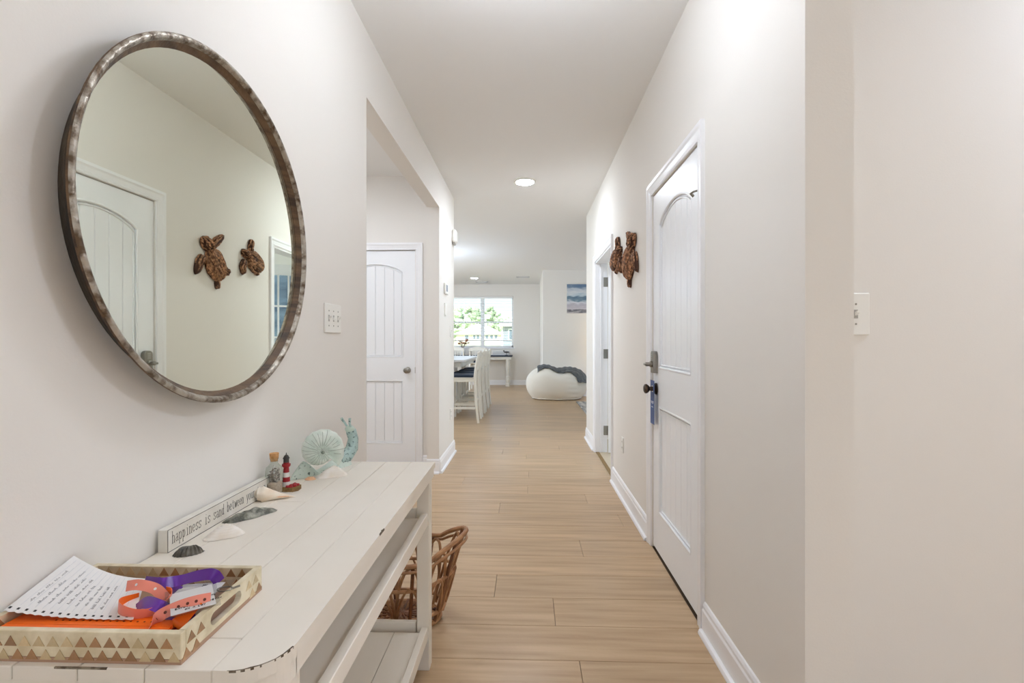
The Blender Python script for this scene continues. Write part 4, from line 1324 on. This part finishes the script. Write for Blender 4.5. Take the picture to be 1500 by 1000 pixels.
# purple ribbons
ribbon('satin_ribbon', [on_z(ZC + .028, 212, 852), on_z(ZC + .030, 236, 854), on_z(ZC + .026, 262, 850), on_z(ZC + .032, 290, 843), on_z(ZC + .034, 312, 841), on_z(ZC + .016, 322, 852)], .018, 'purple_satin',
       'long purple satin ribbon lying along the back wall of the tray', 'ribbon', 'purple ribbons in the tray', up=[(0, .5, 1), (0, .9, .6), (.1, .5, 1), (.4, .3, .8)])
ribbon('satin_ribbon', [on_z(ZC + .024, 228, 852), on_z(ZC + .020, 246, 858), on_z(ZC + .014, 262, 866)], .017, 'purple_satin', 'short purple ribbon end crossing beside the name cards', 'ribbon', 'purple ribbons in the tray', up=[(0, .8, .8), (.4, .8, .5)])
ribbon('satin_ribbon', [on_z(ZC + .012, 200, 892), on_z(ZC + .024, 212, 882), on_z(ZC + .024, 230, 886), on_z(ZC + .012, 246, 894), on_z(ZC + .008, 256, 900)], .018, 'purple_satin', 'purple ribbon curl inside the orange loop', 'ribbon', 'purple ribbons in the tray', up=[(0, .5, 1), (.2, .9, .5), (.4, .6, .8)])
ribbon('satin_ribbon', [on_z(ZC + .016, 236, 888), on_z(ZC + .012, 240, 900), on_z(ZC + .006, 250, 912), on_z(ZC + .006, 286, 906)], .016, 'purple_satin', 'purple ribbon tail hanging below the name cards', 'ribbon', 'purple ribbons in the tray', up=[(.9, .2, .3), (.6, .6, .3)])
ribbon('satin_ribbon', [(tx1 - tw - .012, yc_ - .045, ZF + .010), (tx1 - tw - .010, yc_, ZF + .016), (tx1 - tw - .014, yc_ + .05, ZF + .012)], .016, 'purple_satin', 'purple ribbon seen through the handle slot of the tray', 'ribbon', 'purple ribbons in the tray', up=[(.2, 0, 1), (.5, 0, 1)])

# handwriting: rows of small pen strokes (the words cannot be read in the photograph)
def scribble(parent, org, ux, uy, nrm, rows, m, r=.00035, seed=1, name='handwriting'):
    rnd = random.Random(seed); b = MB()
    for (x, y, words, hh) in rows:
        for w in words:
            for _ in range(w):
                k_ = rnd.choice(['l', 'o', 'v', 'n', 'e'])
                hgt = hh; wd_ = hh * .62
                if k_ == 'l': st_ = [[(0, 0), (0, 1)], [(0, 0), (.7, 0)]]
                elif k_ == 'o': st_ = [[(.2, 0), (0, .5), (.3, 1), (.8, .8), (.8, .2), (.2, 0)]]
                elif k_ == 'v': st_ = [[(0, 1), (.4, 0), (.8, 1)]]
                elif k_ == 'n': st_ = [[(0, 0), (0, 1), (.8, 0), (.8, 1)]]
                else: st_ = [[(.8, 1), (0, 1), (0, 0), (.8, 0)], [(0, .5), (.6, .5)]]
                for s_ in st_:
                    b.tube([org + ux * (x + a * wd_ + rnd.uniform(-.1, .1) * wd_) + uy * (y + c * hgt) + nrm * .0003 for a, c in s_], r, 4)
                x += wd_ * 1.32
            x += hh * .8
    return b.build(name, m, parent)
# two white name cards in clear sleeves
def card(corners, z, label, rows, seed):
    A, B_, C_, D_ = [on_z(z, *c) for c in corners]
    ctr = (A + B_ + C_ + D_) / 4
    ux = (B_ - A).normalized(); uy = (D_ - A); uy = (uy - ux * uy.dot(ux)).normalized()
    t = thing('name_card', ctr, label, 'card', 'name cards in the tray')
    wv, hv = ((B_ - A).length + (C_ - D_).length) / 2 * 1.08, abs((D_ - A).dot(uy)) * 1.08
    nz_ = Vector((0, 0, 1))
    o0 = ctr - ux * wv / 2 - uy * hv / 2
    q = MB(); q.add([o0 + ux * a + uy * c + nz_ * w for w in (0, .0008) for a, c in ((0, 0), (wv, 0), (wv, hv), (0, hv))], [(0, 3, 2, 1), (4, 5, 6, 7), (0, 1, 5, 4), (1, 2, 6, 5), (2, 3, 7, 6), (3, 0, 4, 7)])
    q.build('paper_insert', 'paper', t)
    q = MB(); m_ = .006
    q.add([o0 + ux * a + uy * c + nz_ * w for w in (-.0006, .0014) for a, c in ((-m_, -m_), (wv + m_, -m_), (wv + m_, hv + m_ * 2), (-m_, hv + m_ * 2))], [(0, 3, 2, 1), (4, 5, 6, 7), (0, 1, 5, 4), (1, 2, 6, 5), (2, 3, 7, 6), (3, 0, 4, 7)])
    q.build('clear_sleeve', 'clear_vinyl', t)
    scribble(t, o0 + nz_ * .0008, ux, uy, nz_, rows, 'ink', .0005, seed)
    return t
card([(248, 879), (276, 853), (322, 858), (300, 884)], ZC + .016, 'white name card lying under another card in the tray', [(.004, .030, [5], .006), (.034, .034, [5], .006)], 3)
card([(264, 897), (326, 880), (298, 861), (241, 874)], ZC + .024, 'white handwritten name card on top beside the pink wristband', [(.006, .031, [4, 3, 7], .0042), (.006, .023, [7], .0042), (.006, .014, [6, 2, 8], .0042), (.018, .006, [2, 1, 3], .0042)], 5)
q = MB(); cp = on_z(ZC + .02, 330, 862)
q.tube([cp + Vector((.012 * math.cos(a), .008 * math.sin(a), 0)) for a in [2 * PI * i / 14 for i in range(14)]], .0012, 6, closed=True)
q.tube([cp + Vector((.010, 0, 0)), cp + Vector((.022, .006, .003))], .0018, 6)
tag(q.build('lanyard_clip', 'nickel', smooth=True, origin=cp), 'small silver lanyard clip beside the purple ribbon in the tray', 'clip')

# sheet of ruled note paper with torn spiral holes
A = Vector((XL + .006, .849 + XL * S, .824)); B_ = Vector((XL + .007, .735 + XL * S, ZT + .0475)); C_ = on_z(ZC + .012, 196, 906); D_ = on_z(ZC + .020, 214, 847)
npz = thing('note_paper', (A + B_ + C_ + D_) / 4, 'curled sheet of ruled white note paper with handwriting leaning out of tray', 'paper')
def pap(u, v):
    # u: along B->C (torn edge), v: from torn edge to the opposite edge
    p = (B_ * (1 - u) + C_ * u) * (1 - v) + (A * (1 - u) + D_ * u) * v
    sag = -.010 * math.sin(PI * u) * (.4 + .6 * v) * (1.0 if u < 1 else 0)
    return p + Vector((0, 0, max(sag, -.02)))
q = MB()
def pap_edge(u, v):
    if v == 0: return pap(u, -.012 + .010 * math.sin(u * 95))
    return pap(u, v)
q.grid(pap_edge, 48, 14, thick=.0004)
sheet = q.build('sheet', 'paper', npz, smooth=True)
def pn(u, v):
    n_ = (pap(u + .01, v) - pap(u, v)).cross(pap(u, v + .01) - pap(u, v)).normalized()
    return n_ if n_.z > 0 else -n_
for i in range(15):
    u = .07 + i * .06
    MB().tube([pap(u, .10 + .86 * s_ / 12) + pn(u, .1 + .86 * s_ / 12) * .0003 for s_ in range(13)], .00016, 4).build('ruled_line', 'paper_rule', sheet)
for i in range(15):
    u = .02 + i * .066; v = .045
    c0 = pap(u, v); du = (pap(u + .01, v) - c0).normalized(); dv = (pap(u, v + .01) - c0).normalized(); n_ = pn(u, v)
    MB().add([c0 + du * a + dv * c + n_ * .0004 for a, c in ((-.002, -.002), (.002, -.002), (.002, .002), (-.002, .002))], [(0, 1, 2, 3)]).build('punched_hole', 'ink', sheet)
rnd = random.Random(8)
q = MB()
for i in range(9):
    u = .11 + i * .075; v = rnd.uniform(.16, .24)
    while v < rnd.uniform(.62, .80):
        for _ in range(rnd.choice([3, 4, 5])):
            st_ = [(u + rnd.uniform(-.004, .004), v), (u - .026 * rnd.random(), v + .006), (u - .010, v + .013), (u + .004, v + .018)]
            q.tube([pap(a, min(c, .95)) + pn(a, min(c, .95)) * .0004 for a, c in st_], .00032, 4)
            v += .026
        v += .03
q.build('handwriting', 'pencil', sheet, kind='stuff')

# ------------------------------------------------------------------ dining area
def chair_proto():
    """counter-height chair; origin on the floor under the back posts, sitter faces -X"""
    r_ = thing('counter_chair', (0, 0, 0))
    w = .215
    for sy in (-1, 1):
        q = MB()
        path = [(.045, 0), (.015, .28), (0, .55), (.0, .70), (.015, .85), (.055, 1.03)]
        q.tube([(x, sy * (w - .02), z) for x, z in path], [.018, .021, .023, .022, .020, .016], 8, up=(0, 1, 0))
        q.build('back_post', 'chair_white', r_, smooth=True)
        q = MB(); q.box(-.41, -.372, sy * (w - .02) - .019, sy * (w - .02) + .019, 0, .64, .003); q.build('leg', 'chair_white', r_)
        MB().box(-.38, .0, sy * (w - .02) - .010, sy * (w - .02) + .010, .20, .235, .002).build('stretcher', 'chair_white', r_)
        MB().box(-.38, .0, sy * (w - .02) - .010, sy * (w - .02) + .010, .60, .65, .002).build('seat_rail', 'chair_white', r_)
    MB().box(-.398, -.378, -w + .03, w - .03, .24, .275, .002).build('stretcher', 'chair_white', r_)
    MB().box(-.398, -.378, -w + .03, w - .03, .60, .65, .002).build('seat_rail', 'chair_white', r_)
    MB().box(-.006, .014, -w + .03, w - .03, .30, .335, .002).build('stretcher', 'chair_white', r_)
    MB().box(-.425, -.01, -w, w, .65, .665, .004).build('seat', 'chair_white', r_)
    MB().box(-.42, -.03, -w + .012, w - .012, .665, .705, .014).build('cushion', 'navy', r_)
    # shaped crest rail and spindles
    q = MB()
    crest = [(-w, 1.0)] + [(-w + 2 * w * i / 12, 1.02 + .035 * math.sin(PI * i / 12) ** 2) for i in range(13)] + [(w, 1.0)] + [(w - 2 * w * i / 12, .955 + .01 * math.sin(PI * i / 12)) for i in range(13)]
    q.prism(crest, .036, .058, lambda a, z, x: (x, a, z)); q.build('crest_rail', 'chair_white', r_)
    MB().box(.004, .020, -w + .03, w - .03, .76, .79, .002).build('back_rail', 'chair_white', r_)
    for i in range(5):
        y_ = -.12 + .06 * i
        q = MB(); q.tube([(.012, y_, .775), (.022, y_, .86), (.045, y_, .975)], .009, 6); q.build('spindle', 'chair_white', r_, smooth=True)
    return r_
proto = chair_proto()
cy0 = 7.03
clabels = ['white counter chair with navy cushion nearest the hall along the white dining table', 'white counter chair second from the hall along the white dining table',
           'white counter chair third from the hall along the white dining table', 'white counter chair fourth from the hall, closest to the window console']
for i in range(4):
    c = proto if i == 0 else copy_tree(proto)
    c.location = (-.765 + .006 * i, cy0 + .215 + .565 * i, 0)
    tag(c, clabels[i], 'chair', 'counter chairs')
    c.rotation_euler = (0, 0, 0)
for i, px in enumerate((700, 667)):
    c = copy_tree(proto)
    c.location = ((px - CX) * 11.75 / F, 11.72, 0)
    c.rotation_euler = (0, 0, -PI / 2)
    tag(c, ['white spindle-back counter chair drawn up to the window console', 'white spindle-back counter chair at the window console, further from its turned end leg'][i], 'chair', 'counter chairs')
# table
dt = thing('dining_table', (-1.45, 8.35, 0), 'white counter-height dining table with a panelled pedestal', 'table')
DX1, DY0, DY1, DZ = -.955, 7.34, 9.36, .91
MB().box(-1.95, DX1, DY0, DY1, DZ - .035, DZ, .006).build('table_top', 'dining_top', dt)
MB().box(-1.85, DX1 - .08, DY0 + .10, DY1 - .10, DZ - .12, DZ - .035).build('apron', 'chair_white', dt)
for (x_, y_) in ((-1.86, DY0 + .12), (-1.86, DY1 - .20), (DX1 - .31, DY0 + .12), (DX1 - .31, DY1 - .20)):
    MB().box(x_, x_ + .08, y_, y_ + .08, 0, DZ - .12, .004).build('leg', 'chair_white', dt)
MB().box(-1.75, DX1 - .36, DY0 + .3, DY1 - .3, .10, DZ - .12, .004).build('pedestal', 'dining_top', dt)
# console under the window
cs = thing('window_console', (-1.9, 12.9, 0), 'narrow console with dark top and white turned legs under the far window', 'console')
CXR = on_y(12.85, 750.5, 520).x; CZ = on_y(12.7, 740, 520.5).z
MB().box(-3.2, CXR, 12.72, 13.15, CZ - .035, CZ, .005).build('top', 'console_dark', cs)
MB().box(-3.15, CXR - .03, 12.75, 13.12, CZ - .11, CZ - .035).build('apron', 'chair_white', cs)
for (x_, y_) in ((CXR - .12, 12.80), (CXR - .12, 13.06), (-3.08, 12.80), (-3.08, 13.06)):
    m_ = lambda a, c, z, x_=x_, y_=y_: (x_ + a, y_ + c, z)
    lg = MB().lathe([(.062, 0), (.062, .07), (.040, .09), (.054, .12), (.054, .20), (.040, .215), (.052, .235), (.036, .26), (.036, .30), (.052, .42), (.058, .55), (.046, .66), (.056, CZ - .11)], 16, m_).build('leg', 'chair_white', cs, smooth=True)
# things on the window console
bx0, bx1 = on_y(12.9, 722, 515).x, on_y(12.9, 746, 515).x
t = thing('storage_crate', ((bx0 + bx1) / 2, 12.95, CZ), 'low pale grey slatted crate on the window console', 'crate')
for i in range(2): MB().box(bx0, bx1, 12.86, 12.875, CZ + .005 + i * .055, CZ + .050 + i * .055, .002).build('slat', 'vent_white', t)
for i in range(2): MB().box(bx0, bx1, 13.045, 13.06, CZ + .005 + i * .055, CZ + .050 + i * .055, .002).build('slat', 'vent_white', t)
MB().box(bx0, bx0 + .012, 12.875, 13.045, CZ, CZ + .10).build('end_panel', 'vent_white', t); MB().box(bx1 - .012, bx1, 12.875, 13.045, CZ, CZ + .10).build('end_panel', 'vent_white', t)
MB().box(bx0 + .012, bx1 - .012, 12.875, 13.045, CZ, CZ + .006).build('bottom', 'vent_white', t)
pz = on_y(12.78, 742, 516)
t = thing('bird_sculpture', (pz.x, 12.78, CZ), 'small dark bird sculpture on a stand on the window console', 'sculpture')
MB().blob((pz.x, 12.78, pz.z + .01), .075, .022, .018, 12, 8).build('body', 'dark_paint', t, smooth=True)
MB().blob((pz.x - .07, 12.78, pz.z + .04), .022, .018, .018, 10, 7).build('head', 'dark_paint', t, smooth=True)
MB().tube([(pz.x, 12.78, CZ), (pz.x, 12.78, pz.z)], .006, 6).build('stand', 'dark_paint', t)
MB().box(pz.x - .04, pz.x + .04, 12.75, 12.81, CZ, CZ + .01).build('plinth', 'dark_paint', t)
pz = on_y(13.1, 679, 503)
t = thing('flower_vase', (pz.x, 13.0, CZ), 'pale vase of rust and cream dried flowers on the window console', 'vase')
m_ = lambda a, c, z: (pz.x + a, 12.95 + c, CZ + z)
MB().lathe([(.045, 0), (.065, .05), (.06, .12), (.03, .18), (.036, .20)], 16, m_).build('vase', 'house_white', t, smooth=True)
rnd = random.Random(5)
for i in range(12):
    a, rr = rnd.uniform(0, 6.28), rnd.uniform(.02, .17)
    tip = Vector(m_(rr * math.cos(a), rr * .4 * math.sin(a), .30 + rnd.uniform(0, .12)))
    MB().tube([m_(0, 0, .17), tip], .004, 5).build('stem', 'bark_grey', t)
    MB().blob(tip, .034, .034, .026, 9, 6, None, .2, i).build('flower', 'flower_rust' if i % 2 else 'flower_cream', t, smooth=True)

# ------------------------------------------------------------------ living corner
bb = thing('bean_bag', (.62, 10.06, 0), 'large cream bean bag chair on the wood floor under the canvas', 'bean bag')
BX, BY, BRX, BRY = .60, 10.08, .635, .44
def bean(u, v):
    a = 2 * PI * u; p_ = PI * v
    s_ = math.sin(p_); c_ = math.cos(p_)
    sq = abs(s_) ** .62
    x = BRX * sq * math.cos(a); y = BRY * sq * math.sin(a)
    z = .31 + .33 * (abs(c_) ** .85) * (1 if c_ > 0 else -1)
    if c_ < 0: z = .31 - .31 * min(1, abs(c_) * 1.25)
    z -= .07 * math.exp(-((x - .02) ** 2) / .02) * max(0, c_)         # slump in the top
    z += .05 * math.exp(-((x + .30) ** 2) / .06) * max(0, c_)
    wr = .012 * math.sin(z * 62) * math.exp(-((x - .33) ** 2) / .008) * (1 if y < 0 else 0)
    return (BX + x, BY + y + wr - .0, z)
b = MB(); b.grid(bean, 56, 36)
b.build('bag', 'bean_fabric', bb, smooth=True, angle=80)
q = MB(); q.tube([(BX + BRX * .80 * math.cos(a), BY + BRY * .80 * math.sin(a), .030 + .004 * math.sin(9 * a)) for a in [2 * PI * i / 48 for i in range(48)]], .008, 6, closed=True); q.build('seam', 'bean_fabric', bb, smooth=True)
# knitted throw
def throw(u, v):
    x = -.40 + 1.04 * u
    e0 = [-.27, -.25, -.25, -.31, -.35, -.31, -.33, -.37, -.40]
    k_ = u * 8; i_ = min(int(k_), 7); y0_ = e0[i_] + (e0[i_ + 1] - e0[i_]) * (k_ - i_)
    y = y0_ + (.33 - y0_) * v
    xx, yy = x / BRX, y / BRY
    rr = min(.995, math.sqrt(xx * xx + yy * yy))
    c_ = math.sqrt(max(0.0, 1 - rr ** (2 / .62)))
    z = .31 + .33 * c_ ** .85
    z -= .07 * math.exp(-((x - .02) ** 2) / .02) * c_ * .6
    z += .05 * math.exp(-((x + .30) ** 2) / .06) * c_
    return (BX + x, BY + y - .02, z + .022 + .014 * math.sin(v * 40 + 3 * math.sin(u * 5)) + .006 * math.sin(u * 60))
b = MB(); b.grid(throw, 60, 40, thick=.012)
tag(b.build('knitted_throw', 'throw_grey', smooth=True, angle=80, origin=(BX, BY, .5)), 'dark grey knitted throw draped over the cream bean bag', 'blanket')
rg = MB().box(.95, 3.4, 6.9, 9.58, 0, .010, .002).build('area_rug', 'rug_grey', origin=(2.2, 8.2, 0))
tag(rg, 'grey and white patterned area rug beyond the hall corner', 'rug')
# canvas
c0, c1 = on_y(YP - .035, 830, 416), on_y(YP - .035, 859, 459)
cv = thing('beach_canvas', (c0.x + .3, YP, c1.z), 'unframed beach canvas of clouds, sea and sand above the bean bag', 'picture')
MB().box(c0.x, c0.x + .86, YP - .036, YP - .001, c1.z, c0.z).build('stretcher_frame', 'white_paint', cv)
MB().box(c0.x + .006, c0.x + .854, YP - .038, YP - .036, c1.z + .004, c0.z - .004).build('print', 'beach_print', cv)
cv2 = thing('pane_reflection_panel', (1.95, RE - .11, 1.2), 'added blue panel on the study wall imitating a window reflection in the glazed door', 'picture')  # blue panel added to imitate the window reflected in the glazed door
MB().box(1.30, 2.7, RE - .145, RE - .111, 1.25, 2.02).build('stretcher_frame', 'white_paint', cv2)
MB().box(1.306, 2.694, RE - .147, RE - .145, 1.254, 2.016).build('print', 'blue_pane_view', cv2)
# floor lamp behind the hall corner
fl = thing('floor_lamp', (1.62, 10.2, 0), 'floor lamp with pale shade glowing beside the bean bag', 'lamp')
lm_ = lambda x, y, z: (1.62 + x, 10.2 + y, z)
MB().lathe([(.13, 0), (.13, .015), (.02, .03), (.012, .05)], 24, lm_).build('base', 'bronze', fl, smooth=True)
MB().lathe([(.012, .05), (.012, 1.15)], 12, lm_).build('pole', 'bronze', fl, smooth=True)
MB().lathe([(.18, 1.06), (.14, 1.34), (.137, 1.34), (.177, 1.06)], 32, lm_, closed=True).build('lamp_shade', 'lamp_shade', fl, smooth=True)
MB().blob(lm_(0, 0, 1.20), .035, .035, .05, 12, 8).build('bulb', 'lamp_lens_cool', fl, smooth=True)

# ------------------------------------------------------------------ outside, beyond the far window
b = MB()
gx = 90
b.add([(-gx, YB + .2, -.25), (gx, YB + .2, -.25), (gx, 40, -.1), (-gx, 40, -.1), (gx, 110, .9), (-gx, 110, .9), (gx, 260, 1.1), (-gx, 260, 1.1)], [(0, 1, 2, 3), (3, 2, 4, 5), (5, 4, 6, 7)])
b.build('ground', 'grass', kind='structure')
def house(name, x0, x1, y0, dep, zb, ze, zr, wallm, label, hip=True, siding=False, wins=()):
    t = thing(name, ((x0 + x1) / 2, y0, zb), label, 'house')
    MB().box(x0, x1, y0, y0 + dep, zb - .6, ze).build('wall', wallm, t)
    o_ = .5; q = MB(); ym = y0 + dep / 2
    if hip:
        k_ = min(dep / 2, (x1 - x0) * .42)
        vs = [(x0 - o_, y0 - o_, ze), (x1 + o_, y0 - o_, ze), (x1 + o_, y0 + dep + o_, ze), (x0 - o_, y0 + dep + o_, ze), (x0 + k_, ym, zr), (x1 - k_, ym, zr)]
        q.add(vs, [(0, 1, 5, 4), (1, 2, 5), (2, 3, 4, 5), (3, 0, 4), (0, 3, 2, 1)])
    else:
        xm = (x0 + x1) / 2
        vs = [(x0 - o_, y0 - o_, ze), (x1 + o_, y0 - o_, ze), (xm, y0 - o_, zr), (x0 - o_, y0 + dep, ze), (x1 + o_, y0 + dep, ze), (xm, y0 + dep, zr)]
        q.add(vs, [(0, 1, 2), (3, 5, 4), (0, 2, 5, 3), (1, 4, 5, 2), (0, 3, 4, 1)])
    q.build('roof', 'roof_grey', t)
    MB().box(x0 - o_, x1 + o_, y0 - o_ - .05, y0 - o_ + .05, ze - .18, ze + .02).build('fascia', 'house_white', t)
    if siding:
        z = zb
        while z < ze - .2:
            MB().box(x0, x1, y0 - .03, y0, z, z + .30).build('siding_board', wallm, t); z += .34
        for xx in (x0, x1 - .2): MB().box(xx, xx + .2, y0 - .06, y0, zb, ze).build('corner_board', 'house_white', t)
    for (xa, xb, za, zb2) in wins:
        f_ = MB().box(xa - .12, xb + .12, y0 - .07, y0, za - .12, zb2 + .12).build('window', 'house_white', t)
        MB().box(xa, xb, y0 - .09, y0 - .07, za, zb2).build('pane', 'house_pane', f_)
def ox(px, D): return (px - CX) * D / F
def oz(py, D): return H + (CY - py) * D / F
D1 = 118
house('neighbour_house', ox(668, D1), ox(734, D1), D1, 9, .9, oz(488.5, D1), oz(473.5, D1), 'house_cream', 'cream single-storey house with a pale hipped roof across the lawn',
      wins=[(ox(681, D1), ox(686, D1), oz(496.5, D1), oz(491, D1)), (ox(693, D1), ox(696.5, D1), oz(496.5, D1), oz(491, D1)), (ox(698, D1), ox(702, D1), oz(496.5, D1), oz(491, D1)),
            (ox(711, D1), ox(715, D1), oz(496, D1), oz(491, D1)), (ox(718, D1), ox(722, D1), oz(496, D1), oz(491, D1)), (ox(724.5, D1), ox(728.5, D1), oz(496, D1), oz(491, D1))])
D2 = 58
house('neighbour_house', ox(734.5, D2), ox(734.5, D2) + 6, D2, 8, .1, oz(476, D2), oz(452, D2), 'house_grey', 'grey clapboard house with white corner boards at the right of the lawn', hip=False, siding=True,
      wins=[(ox(746, D2), ox(750, D2), oz(497, D2), oz(483, D2))])
def tree(px, D, pytop, rpx, m, label, seed):
    rnd = random.Random(seed)
    x = ox(px, D); zt = oz(pytop, D); r_ = rpx * D / F
    z0 = 0.6
    t = thing('garden_tree', (x, D, z0), label, 'tree', 'trees beyond the neighbouring houses')
    MB().tube([(x, D, z0 - .5), (x + .2, D, (z0 + zt) * .4), (x, D, zt - r_ * .5)], [.35, .25, .12], 7).build('trunk', 'bark_grey', t)
    b = MB()
    for i in range(40):
        h_ = rnd.random()
        zz = z0 + 2.2 + (zt - z0 - 2.2) * h_ * .93
        k_ = math.sin(PI * (.18 + .76 * h_)) ** .8
        a = rnd.uniform(0, 2 * PI); rr = r_ * k_ * math.sqrt(rnd.random()) * .85
        s_ = r_ * rnd.uniform(.22, .40) * (.6 + .4 * k_)
        b.blob((x + rr * math.cos(a), D + rr * math.sin(a), min(zz, zt - s_ * .8)), s_, s_, s_ * .8, 9, 6, None, .25, seed * 50 + i)
    b.build('crown', m, t)
trees = [(652, 190, 450, 20), (670, 150, 448.5, 18), (690, 172, 446, 18), (702, 196, 450, 14), (718, 148, 447.5, 14), (730, 176, 457, 13), (741, 205, 463, 12), (756, 150, 456, 12)]
tl = ['tall pale green tree left of the cream house roof', 'bushy pale green tree rising behind the cream house', 'taller rounded green tree behind the cream house ridge', 'slim green tree behind the window mullion',
      'loose pale tree standing alone right of the mullion', 'low pale tree sloping down behind the hipped roof', 'small pale tree between the cream and the grey house', 'pale tree rising behind the grey clapboard house', ]
for i, (px, D, py, r_) in enumerate(trees):
    tree(px, D, py, r_, 'foliage_pale' if i % 2 else 'foliage', tl[i], i + 1)
